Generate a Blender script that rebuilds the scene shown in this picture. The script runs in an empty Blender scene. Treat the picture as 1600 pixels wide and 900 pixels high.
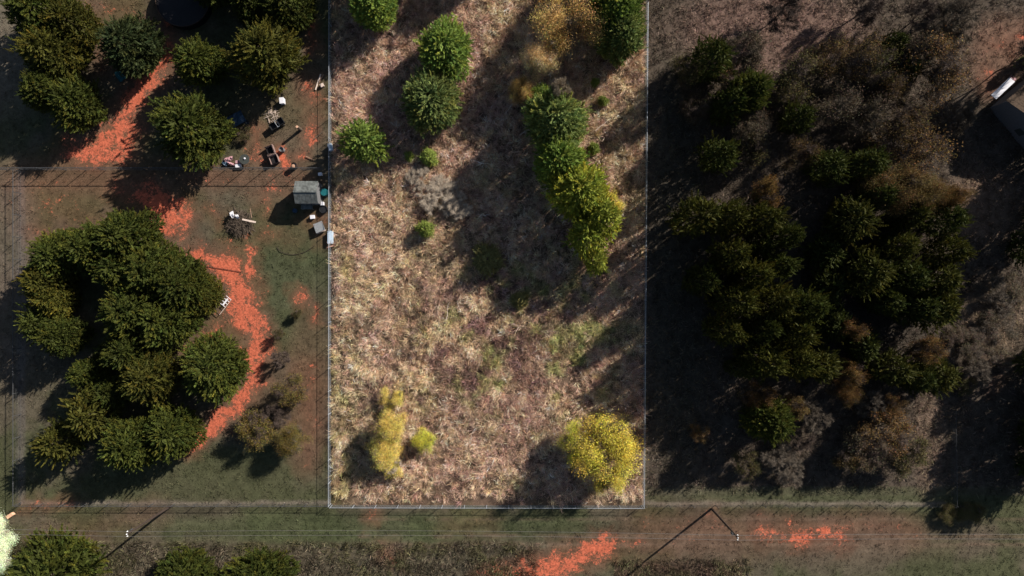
import bpy, math, random
import numpy as np
from mathutils import Vector, Matrix

# ------------------------------------------------------------------ camera, sky, sun, exposure
scn = bpy.context.scene
COL = scn.collection
CAM_H = 90.0
S0 = 135.0 / 1600.0            # metres of ground per photo pixel
cam_d = bpy.data.cameras.new('camera'); cam = bpy.data.objects.new('camera', cam_d); COL.objects.link(cam)
cam.location = (0, 0, CAM_H); cam.rotation_euler = (0, 0, 0)
cam_d.sensor_width = 36; cam_d.lens = 24; cam_d.clip_end = 6000; cam_d.clip_start = 0.5
scn.camera = cam

ELEV = math.radians(29.5)
SX, SY = 0.785, 0.619          # horizontal direction towards the sun
w = bpy.data.worlds.new('World'); scn.world = w; w.use_nodes = True
nt = w.node_tree; nt.nodes.clear()
sky = nt.nodes.new('ShaderNodeTexSky'); sky.sky_type = 'NISHITA'; sky.sun_disc = False
sky.sun_elevation = ELEV; sky.sun_rotation = math.atan2(SX, SY)
bg = nt.nodes.new('ShaderNodeBackground'); bg.inputs['Strength'].default_value = 0.05
wo = nt.nodes.new('ShaderNodeOutputWorld')
nt.links.new(sky.outputs[0], bg.inputs[0]); nt.links.new(bg.outputs[0], wo.inputs[0])
sd = bpy.data.lights.new('sun', 'SUN'); sun = bpy.data.objects.new('sun', sd); COL.objects.link(sun)
sd.energy = 5.0; sd.angle = math.radians(0.6); sd.color = (1.0, 0.93, 0.84)
dvec = Vector((-SX*math.cos(ELEV), -SY*math.cos(ELEV), -math.sin(ELEV)))
sun.rotation_euler = dvec.to_track_quat('-Z', 'Y').to_euler(); sun.location = (60, 50, 60)
scn.view_settings.view_transform = 'Standard'; scn.view_settings.look = 'None'
scn.view_settings.exposure = 0.85; scn.view_settings.gamma = 1.0
scn.view_settings.use_curve_mapping = False

# ------------------------------------------------------------------ helpers
def at(px, py, h=0.0):
    k = S0 * (CAM_H - h) / CAM_H
    return ((px - 800) * k, (450 - py) * k, h)

def tag(o, label=None, cat=None, group=None, kind=None):
    if label: o['label'] = label
    if cat: o['category'] = cat
    if group: o['group'] = group
    if kind: o['kind'] = kind
    return o

def empty(name, loc, rz=0.0):
    o = bpy.data.objects.new(name, None); COL.objects.link(o)
    o.location = loc; o.rotation_euler = (0, 0, rz); o.empty_display_size = 0.3
    return o

def link_obj(name, me, parent=None, mat=None):
    o = bpy.data.objects.new(name, me); COL.objects.link(o)
    if parent is not None: o.parent = parent
    if mat is not None:
        if not me.materials: me.materials.append(None)
        o.material_slots[0].link = 'OBJECT'; o.material_slots[0].material = mat
    return o

class MB:
    def __init__(s): s.v = []; s.f = []
    def add(s, vs, fs):
        n = len(s.v); s.v += [tuple(v) for v in vs]; s.f += [tuple(i + n for i in f) for f in fs]; return s
    def box(s, c, d, rz=0.0, rx=0.0, ry=0.0, bev=0.0):
        M = Matrix.Translation(c) @ Matrix.Rotation(rz, 4, 'Z') @ Matrix.Rotation(ry, 4, 'Y') @ Matrix.Rotation(rx, 4, 'X')
        x, y, z = d[0]/2, d[1]/2, d[2]/2
        if bev <= 0:
            vs = [M @ Vector((a*x, b*y, e*z)) for e in (-1, 1) for a, b in ((-1,-1),(1,-1),(1,1),(-1,1))]
            return s.add(vs, [(3,2,1,0),(4,5,6,7),(0,1,5,4),(1,2,6,5),(2,3,7,6),(3,0,4,7)])
        b = min(bev, x*.9, y*.9, z*.9); rings = []
        def ring(ix, iy, zz): return [M @ Vector(p) for p in ((-ix,-iy+b,zz),(-ix+b,-iy,zz),(ix-b,-iy,zz),(ix,-iy+b,zz),(ix,iy-b,zz),(ix-b,iy,zz),(-ix+b,iy,zz),(-ix,iy-b,zz))]
        vs = ring(x-b, y-b, -z) + ring(x, y, -z+b) + ring(x, y, z-b) + ring(x-b, y-b, z)
        fs = [tuple(range(7,-1,-1)), tuple(range(24,32))]
        for k in range(3):
            for i in range(8): fs.append((k*8+i, k*8+(i+1)%8, k*8+8+(i+1)%8, k*8+8+i))
        return s.add(vs, fs)
    def tube(s, p0, p1, r0, r1=None, n=8, cap=True):
        if r1 is None: r1 = r0
        a, b = Vector(p0), Vector(p1); d = (b-a)
        if d.length < 1e-6: return s
        d.normalize(); u = d.orthogonal().normalized(); v = d.cross(u)
        vs = [a + (u*math.cos(t)+v*math.sin(t))*r0 for t in [2*math.pi*i/n for i in range(n)]]
        vs += [b + (u*math.cos(t)+v*math.sin(t))*r1 for t in [2*math.pi*i/n for i in range(n)]]
        fs = [(i, (i+1)%n, n+(i+1)%n, n+i) for i in range(n)]
        if cap: fs += [tuple(range(n-1,-1,-1)), tuple(range(n,2*n))]
        return s.add(vs, fs)
    def path(s, pts, r, n=6):
        for a, b in zip(pts[:-1], pts[1:]): s.tube(a, b, r, r, n)
        return s
    def lathe(s, c, prof, n=20, cap=True):
        vs = []; fs = []
        for r, z in prof:
            vs += [(c[0]+r*math.cos(2*math.pi*i/n), c[1]+r*math.sin(2*math.pi*i/n), c[2]+z) for i in range(n)]
        for k in range(len(prof)-1):
            for i in range(n): fs.append((k*n+i, k*n+(i+1)%n, (k+1)*n+(i+1)%n, (k+1)*n+i))
        if cap: fs += [tuple(range(n-1,-1,-1)), tuple(range((len(prof)-1)*n, len(prof)*n))]
        return s.add(vs, fs)
    def mesh(s, name):
        me = bpy.data.meshes.new(name); me.from_pydata(s.v, [], s.f); me.update(); return me
    def build(s, name, mat, parent=None):
        me = s.mesh(name); me.materials.append(mat)
        return link_obj(name, me, parent)

def make_mesh(name, V, tris=None, quads=None, colors=None, smooth=False):
    me = bpy.data.meshes.new(name)
    V = np.asarray(V, dtype=np.float32); me.vertices.add(len(V)); me.vertices.foreach_set('co', V.ravel())
    parts = []; tot = []
    if quads is not None and len(quads): parts.append(np.asarray(quads, np.int32).ravel()); tot.append(np.full(len(quads), 4, np.int32))
    if tris is not None and len(tris): parts.append(np.asarray(tris, np.int32).ravel()); tot.append(np.full(len(tris), 3, np.int32))
    L = np.concatenate(parts); T = np.concatenate(tot)
    st = np.concatenate(([0], np.cumsum(T)[:-1])).astype(np.int32)
    me.loops.add(len(L)); me.loops.foreach_set('vertex_index', L)
    me.polygons.add(len(T)); me.polygons.foreach_set('loop_start', st); me.polygons.foreach_set('loop_total', T)
    if smooth: me.polygons.foreach_set('use_smooth', np.ones(len(T), bool))
    me.update(calc_edges=True)
    if colors is not None:
        a = me.color_attributes.new('Col', 'FLOAT_COLOR', 'POINT')
        c = np.ones((len(V), 4), np.float32); c[:, :3] = colors; a.data.foreach_set('color', c.ravel())
    me.validate()
    return me

def norm(a): return a / np.maximum(np.linalg.norm(a, axis=1, keepdims=True), 1e-9)

def blades(P, D, L, W, droop=0.0, col=None, rng=None, flat=False):
    """tapered two-segment blades: root P, unit direction D, length L, width W"""
    n = len(P); L = np.broadcast_to(L, (n,)); W = np.broadcast_to(W, (n,)); droop = np.broadcast_to(droop, (n,))
    R = rng.normal(size=(n, 3))
    if flat: R = np.tile(np.array([[0, 0, 1.0]]), (n, 1)) + R*0.35
    U = norm(np.cross(D, R)) * (W/2)[:, None]
    mid = P + D*(L*0.55)[:, None]; tip = P + D*L[:, None]; tip[:, 2] -= droop*L
    V = np.empty((n, 5, 3)); V[:, 0] = P - U*.7; V[:, 1] = P + U*.7; V[:, 2] = mid + U; V[:, 3] = mid - U; V[:, 4] = tip
    b = (np.arange(n)*5)[:, None]
    q = b + np.array([[0, 1, 2, 3]]); t = b + np.array([[3, 2, 4]])
    c = None if col is None else np.repeat(col, 5, axis=0)
    return V.reshape(-1, 3), t, q, c

def join(parts):
    V = []; T = []; Q = []; C = []; o = 0
    for v, t, q, c in parts:
        V.append(v); T.append(t+o); Q.append(q+o); C.append(c); o += len(v)
    return np.concatenate(V), np.concatenate(T), np.concatenate(Q), np.concatenate(C)

_lat = {}
def vnoise(x, y, scale, seed):
    if seed not in _lat: _lat[seed] = np.random.default_rng(seed).random((257, 257))
    g = _lat[seed]; u = x/scale + 91.3; v = y/scale + 47.7
    i = np.floor(u).astype(int); j = np.floor(v).astype(int); fu = u-i; fv = v-j
    fu = fu*fu*(3-2*fu); fv = fv*fv*(3-2*fv); i %= 256; j %= 256
    return (g[i, j]*(1-fu)*(1-fv)+g[i+1, j]*fu*(1-fv)+g[i, j+1]*(1-fu)*fv+g[i+1, j+1]*fu*fv)
def fbm(x, y, scale, seed, n=4):
    s = 0; a = 1; t = 0
    for k in range(n): s = s + a*vnoise(x, y, scale/2**k, seed+k*17); t += a; a *= .55
    return s/t
def sstep(a, b, x):
    t = np.clip((x-a)/(b-a), 0, 1); return t*t*(3-2*t)

# ------------------------------------------------------------------ materials
def new_mat(name):
    m = bpy.data.materials.new(name); m.use_nodes = True; m.node_tree.nodes.clear(); return m, m.node_tree
def N(nt, t, **kw):
    n = nt.nodes.new(t)
    for k, v in kw.items():
        if k in n.inputs: n.inputs[k].default_value = v
        else: setattr(n, k, v)
    return n

def mat_solid(name, c, rough=0.7, metal=0.0, var=0.25, scale=6.0, bump=0.15, spec=0.3):
    m, t = new_mat(name)
    out = N(t, 'ShaderNodeOutputMaterial'); p = N(t, 'ShaderNodeBsdfPrincipled')
    p.inputs['Roughness'].default_value = rough; p.inputs['Metallic'].default_value = metal
    p.inputs['Specular IOR Level'].default_value = spec
    tc = N(t, 'ShaderNodeTexCoord'); n1 = N(t, 'ShaderNodeTexNoise'); n1.inputs['Scale'].default_value = scale; n1.inputs['Detail'].default_value = 6
    t.links.new(tc.outputs['Object'], n1.inputs['Vector'])
    mr = N(t, 'ShaderNodeMapRange'); mr.inputs['From Min'].default_value = .3; mr.inputs['From Max'].default_value = .7
    mr.inputs['To Min'].default_value = 1-var; mr.inputs['To Max'].default_value = 1+var*.5
    t.links.new(n1.outputs['Fac'], mr.inputs['Value'])
    mx = N(t, 'ShaderNodeVectorMath'); mx.operation = 'SCALE'; mx.inputs[0].default_value = c[:3]
    t.links.new(mr.outputs[0], mx.inputs['Scale']); t.links.new(mx.outputs[0], p.inputs['Base Color'])
    if bump:
        b = N(t, 'ShaderNodeBump'); b.inputs['Strength'].default_value = bump; b.inputs['Distance'].default_value = .05
        t.links.new(n1.outputs['Fac'], b.inputs['Height']); t.links.new(b.outputs[0], p.inputs['Normal'])
    t.links.new(p.outputs[0], out.inputs[0]); return m

def mat_leaf(name, c, transl=0.22, objvar=0.18):
    """leaf material: base colour times the mesh's own per-leaf colour variation"""
    m, t = new_mat(name)
    out = N(t, 'ShaderNodeOutputMaterial'); at_ = N(t, 'ShaderNodeVertexColor'); at_.layer_name = 'Col'
    oi = N(t, 'ShaderNodeObjectInfo'); mr = N(t, 'ShaderNodeMapRange')
    mr.inputs['To Min'].default_value = 1-objvar; mr.inputs['To Max'].default_value = 1+objvar
    t.links.new(oi.outputs['Random'], mr.inputs['Value'])
    m1 = N(t, 'ShaderNodeVectorMath'); m1.operation = 'MULTIPLY'; m1.inputs[1].default_value = c
    t.links.new(at_.outputs['Color'], m1.inputs[0])
    m2 = N(t, 'ShaderNodeVectorMath'); m2.operation = 'SCALE'
    t.links.new(m1.outputs[0], m2.inputs[0]); t.links.new(mr.outputs[0], m2.inputs['Scale'])
    d = N(t, 'ShaderNodeBsdfPrincipled'); d.inputs['Roughness'].default_value = .75; d.inputs['Specular IOR Level'].default_value = .15
    tr = N(t, 'ShaderNodeBsdfTranslucent'); mix = N(t, 'ShaderNodeMixShader'); mix.inputs[0].default_value = transl
    t.links.new(m2.outputs[0], d.inputs['Base Color']); t.links.new(m2.outputs[0], tr.inputs['Color'])
    t.links.new(d.outputs[0], mix.inputs[1]); t.links.new(tr.outputs[0], mix.inputs[2]); t.links.new(mix.outputs[0], out.inputs[0])
    return m

# ground: per-vertex earth colour, clay density (attribute 'Clay') broken up by noise
def mat_ground(name, clay_col=(0.47, 0.120, 0.066), bump=0.6):
    m, t = new_mat(name)
    out = N(t, 'ShaderNodeOutputMaterial'); p = N(t, 'ShaderNodeBsdfPrincipled'); p.inputs['Roughness'].default_value = .95
    p.inputs['Specular IOR Level'].default_value = .08
    geo = N(t, 'ShaderNodeNewGeometry')
    vc = N(t, 'ShaderNodeVertexColor'); vc.layer_name = 'Col'
    ac = N(t, 'ShaderNodeAttribute'); ac.attribute_name = 'Clay'
    def noise(scale, detail=8, rough=.65, dist=0.0):
        n = N(t, 'ShaderNodeTexNoise'); n.inputs['Scale'].default_value = scale; n.inputs['Detail'].default_value = detail
        n.inputs['Roughness'].default_value = rough; n.inputs['Distortion'].default_value = dist
        t.links.new(geo.outputs['Position'], n.inputs['Vector']); return n
    nf = noise(2.9, 10, .8, .8); nm = noise(.55, 6, .6, .6); nfine = noise(7.0, 5, .7)
    # colour variation
    mr = N(t, 'ShaderNodeMapRange'); mr.inputs['From Min'].default_value = .3; mr.inputs['From Max'].default_value = .7
    mr.inputs['To Min'].default_value = .55; mr.inputs['To Max'].default_value = 1.45
    t.links.new(nf.outputs['Fac'], mr.inputs['Value'])
    v1 = N(t, 'ShaderNodeVectorMath'); v1.operation = 'SCALE'; t.links.new(vc.outputs['Color'], v1.inputs[0]); t.links.new(mr.outputs[0], v1.inputs['Scale'])
    # clay mask: noise*.6+noise*.4 > 1-clay
    a1 = N(t, 'ShaderNodeMath'); a1.operation = 'MULTIPLY_ADD'; a1.inputs[1].default_value = .62; 
    t.links.new(nf.outputs['Fac'], a1.inputs[0])
    a2 = N(t, 'ShaderNodeMath'); a2.operation = 'MULTIPLY'; a2.inputs[1].default_value = .38; t.links.new(nm.outputs['Fac'], a2.inputs[0])
    t.links.new(a2.outputs[0], a1.inputs[2])
    st_ = N(t, 'ShaderNodeMapRange'); st_.clamp = False; st_.inputs['From Min'].default_value = .32; st_.inputs['From Max'].default_value = .68
    t.links.new(a1.outputs[0], st_.inputs['Value'])
    a3 = N(t, 'ShaderNodeMath'); a3.operation = 'ADD'; t.links.new(st_.outputs[0], a3.inputs[0])
    sc = N(t, 'ShaderNodeMath'); sc.operation = 'MULTIPLY'; sc.inputs[1].default_value = .64; t.links.new(ac.outputs['Fac'], sc.inputs[0])
    t.links.new(sc.outputs[0], a3.inputs[1])
    ms = N(t, 'ShaderNodeMapRange'); ms.interpolation_type = 'SMOOTHSTEP'; ms.inputs['From Min'].default_value = .95; ms.inputs['From Max'].default_value = 1.20
    t.links.new(a3.outputs[0], ms.inputs['Value'])
    g2 = N(t, 'ShaderNodeMapRange'); g2.inputs['From Min'].default_value = 0.02; g2.inputs['From Max'].default_value = .25; t.links.new(ac.outputs['Fac'], g2.inputs['Value'])
    mm = N(t, 'ShaderNodeMath'); mm.operation = 'MULTIPLY'; t.links.new(ms.outputs[0], mm.inputs[0]); t.links.new(g2.outputs[0], mm.inputs[1])
    cl = N(t, 'ShaderNodeVectorMath'); cl.operation = 'SCALE'; cl.inputs[0].default_value = clay_col
    mrc = N(t, 'ShaderNodeMapRange'); mrc.inputs['From Min'].default_value = .40; mrc.inputs['From Max'].default_value = .64
    mrc.inputs['To Min'].default_value = .55; mrc.inputs['To Max'].default_value = 1.25
    t.links.new(nf.outputs['Fac'], mrc.inputs['Value']); t.links.new(mrc.outputs[0], cl.inputs['Scale'])
    mx = N(t, 'ShaderNodeMix'); mx.data_type = 'RGBA'
    t.links.new(mm.outputs[0], mx.inputs[0]); t.links.new(v1.outputs[0], mx.inputs[6]); t.links.new(cl.outputs[0], mx.inputs[7])
    t.links.new(mx.outputs[2], p.inputs['Base Color'])
    b = N(t, 'ShaderNodeBump'); b.inputs['Strength'].default_value = bump; b.inputs['Distance'].default_value = .12
    t.links.new(nf.outputs['Fac'], b.inputs['Height']); t.links.new(b.outputs[0], p.inputs['Normal'])
    t.links.new(p.outputs[0], out.inputs[0]); return m

def mat_vcol(name, transl=0.15):
    m, t = new_mat(name)
    out = N(t, 'ShaderNodeOutputMaterial'); vc = N(t, 'ShaderNodeVertexColor'); vc.layer_name = 'Col'
    d = N(t, 'ShaderNodeBsdfDiffuse'); tr = N(t, 'ShaderNodeBsdfTranslucent'); mix = N(t, 'ShaderNodeMixShader'); mix.inputs[0].default_value = transl
    t.links.new(vc.outputs[0], d.inputs['Color']); t.links.new(vc.outputs[0], tr.inputs['Color'])
    t.links.new(d.outputs[0], mix.inputs[1]); t.links.new(tr.outputs[0], mix.inputs[2]); t.links.new(mix.outputs[0], out.inputs[0]); return m

M = {}
M['ground'] = mat_ground('earth_and_clay')
M['meadow'] = mat_ground('meadow_earth', bump=.8)
M['grass'] = mat_vcol('grass_blades', 0.03)
M['cedar'] = mat_leaf('cedar_foliage_dimmed', (.056, .068, .012))  # cedars outside the parcel: dimming of the surroundings is put into the colour
M['cedar_olive'] = mat_leaf('cedar_foliage_olive', (.076, .076, .013))
M['cedar_shade'] = mat_leaf('cedar_foliage_shaded', (.042, .052, .010))  # thicket copies of the cedar colours, with shade painted in
M['cedar_thicket_olive'] = mat_leaf('cedar_foliage_olive_shaded', (.056, .058, .010))
M['cedar_blue'] = mat_leaf('cedar_foliage_cool', (.044, .060, .020))
M['cedar_bright'] = mat_leaf('cedar_foliage_brightened', (.165, .235, .045))  # field cedars: the parcel's highlight is painted in as lighter foliage
M['cedar_cool'] = mat_leaf('cedar_foliage_grey_green', (.155, .20, .058))
M['cedar_lime'] = mat_leaf('cedar_foliage_lime', (.225, .255, .038))
M['gold'] = mat_leaf('leaves_gold', (.66, .54, .085), objvar=.1)  # field leaves carry the same highlight in their lighter colours
M['pale_gold'] = mat_leaf('leaves_pale_gold', (.70, .56, .14), objvar=.08)
M['lime_yellow'] = mat_leaf('leaves_lime_yellow', (.58, .56, .08), objvar=.08)
M['pale_tan'] = mat_leaf('leaves_pale_tan', (.70, .52, .26), objvar=.08)
M['ochre'] = mat_leaf('leaves_ochre', (.56, .37, .13), objvar=.08)
M['ochre_dim'] = mat_leaf('leaves_ochre_dim', (.135, .090, .034))  # dim leaf set for outside the field: dimming painted into the colour
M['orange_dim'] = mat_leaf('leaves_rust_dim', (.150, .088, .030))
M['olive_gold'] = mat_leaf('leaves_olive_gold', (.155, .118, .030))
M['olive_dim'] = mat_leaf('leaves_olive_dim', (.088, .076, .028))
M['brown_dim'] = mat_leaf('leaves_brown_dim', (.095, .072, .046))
M['fern'] = mat_leaf('leaves_fresh_green', (.26, .32, .07))
M['weed'] = mat_leaf('leaves_weed_olive', (.22, .20, .07))
M['pale_leaf'] = mat_leaf('leaves_overexposed', (.80, .88, .62), transl=.3, objvar=0)  # near-white leaf colour paints in the overexposure
M['bark'] = mat_solid('bark_grey_brown', (.10, .075, .055), .9, scale=9)
M['twig'] = mat_leaf('twigs_grey', (.098, .078, .056), transl=0, objvar=.1)
M['twig_pale'] = mat_leaf('twigs_pale_grey', (.32, .265, .205), transl=0, objvar=.1)
M['twig_dark'] = mat_leaf('twigs_brown', (.075, .055, .045), transl=0, objvar=.1)
M['pole'] = mat_solid('creosoted_pole_wood', (.040, .027, .021), .85, scale=4)
M['wood'] = mat_solid('weathered_board', (.26, .16, .11), .85)
M['wood_pale'] = mat_solid('bleached_board', (.62, .50, .42), .8)
M['steel'] = mat_solid('galvanised_steel', (.34, .37, .41), .5, .3, var=.15)
M['steel_dim'] = mat_solid('dull_galvanised_steel', (.07, .072, .075), .6, .3, var=.15)
M['wire'] = mat_solid('power_wire_aluminium', (.16, .15, .145), .5, .3, bump=0)
M['roofing'] = mat_solid('grey_roll_roofing', (.115, .125, .12), .9, var=.6, scale=2.2)
M['siding'] = mat_solid('weathered_grey_siding', (.13, .13, .135), .8)
M['brown_roof'] = mat_solid('brown_shingles', (.085, .055, .035), .9, var=.5, scale=5)
M['wall'] = mat_solid('dull_house_wall', (.12, .12, .125), .8)
M['black'] = mat_solid('black_plastic', (.012, .013, .015), .6, bump=.05)
M['navy'] = mat_solid('blue_plastic', (.03, .06, .10), .5, bump=.05)
M['teal'] = mat_solid('teal_plastic', (.008, .10, .115), .5, bump=.1)
M['white'] = mat_solid('white_plastic', (.62, .62, .66), .5, var=.1)
M['pink'] = mat_solid('faded_pink_cloth', (.42, .24, .26), .9)
M['blue_white'] = mat_solid('pale_blue_plastic', (.42, .52, .62), .5, var=.12)
M['armchair'] = mat_solid('brown_upholstery', (.20, .135, .12), .95)
M['cushion'] = mat_solid('black_upholstery', (.012, .010, .011), .95)
M['rust'] = mat_solid('rusty_steel', (.05, .030, .022), .9, .2)
M['cut_wood'] = mat_solid('fresh_cut_wood', (.60, .36, .24), .9)
M['hose'] = mat_solid('dark_rubber_hose', (.03, .018, .016), .7)
M['grey_panel'] = mat_solid('grey_board', (.20, .21, .22), .8)
M['gravel'] = mat_solid('pale_limestone_gravel', (.92, .94, .80), .95, var=.5, scale=1.5, bump=.8)
M['glass'] = mat_solid('smoked_glass', (.05, .055, .05), .2, var=.1, bump=0)
M['pool'] = mat_solid('black_pool_cover', (.010, .009, .011), .7, var=.3, scale=2)
M['insulator'] = mat_solid('white_porcelain', (.75, .75, .75), .3, bump=0)

# ------------------------------------------------------------------ ground fields (photo pixels of the ground)
LOT = (517.0, 1008.0, 790.0)
def in_lot(px, py): return (px > LOT[0]) & (px < LOT[1]-(py-100)*.004) & (py < LOT[2])

CLAY = [  # polyline, radius, strength
 ([(262,30),(268,60),(262,85)], 16, .75), ([(262,85),(245,110),(225,135),(200,170),(185,200)], 25, 1.0),
 ([(195,190),(165,220),(150,240),(120,232)], 32, 1.0), ([(205,200),(190,238)], 26, .95),
 ([(130,20),(190,15),(220,40)], 40, .45), ([(150,60),(160,100)], 20, .5),
 ([(230,305),(262,335),(272,350)], 30, 1.1), ([(240,335),(285,330)], 28, .95), ([(180,300),(230,310)], 30, .7),
 ([(305,400),(340,405),(360,415)], 24, .95), ([(388,395),(392,440)], 16, .9), ([(350,410),(378,450),(380,500)], 30, 1.1),
 ([(385,480),(400,520),(405,545)], 26, 1.05), ([(400,540),(400,590),(385,615)], 18, 1.0), ([(385,612),(350,650),(322,675),(292,706)], 17, 1.05),
 ([(310,540),(340,515),(360,500)], 24, .62), ([(330,560),(395,530)], 26, .5), ([(290,550),(300,560)], 12, .8),
 ([(480,580),(490,660),(480,720)], 24, .48), ([(465,458),(472,470)], 14, .85), ([(492,480),(494,500)], 9, .7),
 ([(452,665),(450,690)], 14, .4), ([(486,40),(490,75)], 14, .72), ([(482,135),(492,155)], 20, .78), ([(488,190),(484,215)], 16, .78),
 ([(398,200),(400,230),(408,245)], 18, .72), ([(434,240),(445,258)], 15, 1.1), ([(455,300),(440,300),(400,300)], 24, .5),
 ([(415,300),(420,330)], 22, .62), ([(330,330),(345,345)], 18, .55), ([(20,290),(180,285)], 28, .42), ([(60,310),(150,350)], 60, .42),
 ([(300,280),(480,280)], 22, .45), ([(60,360),(90,390)], 26, .6), ([(500,345),(480,340)], 20, .6), ([(410,372),(430,362)], 20, .55),
 ([(415,350),(460,375)], 26, .35), ([(265,395),(300,410)], 30, .6), ([(470,240),(468,245)], 12, .8),
 ([(762,908),(826,894),(886,874),(950,856)], 24, 1.05), ([(840,902),(905,888)], 14, .95), ([(935,862),(1000,846)], 18, .6),
 ([(1180,828),(1260,835),(1320,838)], 24, .76), ([(1240,848),(1300,835)], 14, .92), ([(1010,820),(1180,830)], 34, .42),
 ([(1320,820),(1420,828)], 26, .45), ([(1000,860),(1100,840)], 26, .38), ([(590,805),(580,812)], 14, .6), ([(600,860),(615,872)], 18, .55),
 ([(700,820),(760,815)], 26, .3), ([(1540,110),(1545,140)], 18, .55), ([(1560,70),(1600,60)], 34, .55), ([(1590,55),(1594,60)], 10, .95),
 ([(240,800),(60,850)], 30, .3), ([(95,835),(110,842)], 12, .6), ([(40,790),(110,785)], 16, .55), ([(1540,580),(1555,600)], 20, .35),
 ([(1110,805),(1120,812)], 14, .6), ([(490,350),(508,380)], 16, .5), ([(370,362),(382,368)], 12, .7)]

def clay_field(px, py):
    px = px+(fbm(px, py, 16, 601, 3)-.5)*26; py = py+(fbm(px, py, 16, 631, 3)-.5)*26
    out = np.zeros_like(px)
    for pts, r, s in CLAY:
        best = np.full_like(px, 1e9)
        for (ax, ay), (bx, by) in zip(pts[:-1], pts[1:]):
            dx, dy = bx-ax, by-ay
            t = np.clip(((px-ax)*dx+(py-ay)*dy)/(dx*dx+dy*dy), 0, 1)
            best = np.minimum(best, np.hypot(px-ax-t*dx, py-ay-t*dy))
        f = s*(1.10-best/(r*1.55))*(best < r*1.7)
        out = np.maximum(out, np.clip(f, 0, 1.15))
    return out

def mixc(a, b, f): return a*(1-f)[..., None] + np.array(b)*f[..., None]
def blob(px, py, cx, cy, rx, ry): return 1-sstep(.55, 1.25, np.hypot((px-cx)/rx, (py-cy)/ry))

def outside_color(px, py):
    """earth and turf colour outside the tall-grass field"""
    n1 = fbm(px, py, 70, 11); n2 = fbm(px, py, 26, 23); n3 = fbm(px, py, 9, 31)
    c = np.ones(px.shape+(3,))*np.array((.078, .066, .045))  # earth and turf tones include painted dimming around the highlighted parcel
    green = sstep(.38, .62, n1)
    # mown yard turf
    c = mixc(c, (.050, .056, .026), green*.8*((px < 517) | (py > 775)))
    c = mixc(c, (.052, .060, .030), blob(px, py, 430, 400, 95, 95)*.85)
    c = mixc(c, (.056, .058, .030), blob(px, py, 330, 745, 190, 50)*.8)
    c = mixc(c, (.050, .060, .028), blob(px, py, 600, 825, 420, 26)*.7)
    c = mixc(c, (.125, .105, .080), blob(px, py, 20, 60, 60, 130)*.7)
    c = mixc(c, (.115, .088, .070), blob(px, py, 20, 420, 45, 200)*.6)
    c = mixc(c, (.115, .070, .046), blob(px, py, 180, 270, 200, 40)*.6)
    c = mixc(c, (.100, .068, .044), blob(px, py, 440, 190, 80, 100)*.55)
    c = mixc(c, (.105, .066, .043), blob(px, py, 485, 600, 40, 140)*.55)
    c = mixc(c, (.100, .060, .038), blob(px, py, 430, 610, 90, 80)*.4)
    # rough brown strip at the bottom
    c = mixc(c, (.080, .066, .046), sstep(842, 858, py + 10*(n2-.5))*(px < 830)*.9)
    c = mixc(c, (.075, .050, .036), sstep(870, 885, py + 10*(n2-.5))*((px > 960) & (px < 1160))*.9)
    # red-brown road strip on the right
    c = mixc(c, (.088, .063, .045), blob(px, py, 1230, 840, 330, 45)*.7)
    c = mixc(c, (.060, .062, .034), blob(px, py, 1300, 775, 300, 16)*.7)
    # wood floor on the right
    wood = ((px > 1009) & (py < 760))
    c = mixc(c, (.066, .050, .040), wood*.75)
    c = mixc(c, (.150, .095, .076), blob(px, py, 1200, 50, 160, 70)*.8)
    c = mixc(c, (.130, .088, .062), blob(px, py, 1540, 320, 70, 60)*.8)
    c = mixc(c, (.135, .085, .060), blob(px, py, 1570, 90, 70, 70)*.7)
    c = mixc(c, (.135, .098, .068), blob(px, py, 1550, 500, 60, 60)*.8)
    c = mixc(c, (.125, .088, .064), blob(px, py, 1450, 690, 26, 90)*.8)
    c = mixc(c, (.050, .045, .034), blob(px, py, 1060, 420, 50, 380)*.7)  # dark strip along the fence: the trees' cast shadow painted in
    c = mixc(c, (.030, .028, .024), blob(px, py, 1280, 460, 190, 150)*.6)  # floor darkened under the thicket, its shade put into the colour
    # fence line dirt
    c = mixc(c, (.150, .125, .100), (1-sstep(1.5, 5, np.abs(py-787-(n2-.5)*5)))*((px > 33) & (px < 1480))*.8)
    c = mixc(c, (.110, .095, .085), (1-sstep(3, 9, np.abs(px-33-(n2-.5)*5)))*((py > 265) & (py < 787))*.6)
    c = mixc(c, (.150, .062, .038), np.clip(clay_field(px, py)*.8-.05, 0, .6))
    verge = ((py > 792) & (py < 862))*1.0
    run = fbm(px/22, py, 5, 811, 3); tr = np.exp(-((py-838-(n1-.5)*8)/2.6)**2)+np.exp(-((py-851-(n1-.5)*8)/2.6)**2)+.7*np.exp(-((py-812-(n1-.5)*5)/2)**2)
    c *= (1+verge*((run-.5)*.7))[..., None]
    c = mixc(c, (.135, .092, .066), np.clip(tr, 0, 1)*verge*sstep(.3, .6, n2)*.6*(px > 560))
    c *= (0.66 + .68*n3)[..., None]
    return c

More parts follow.
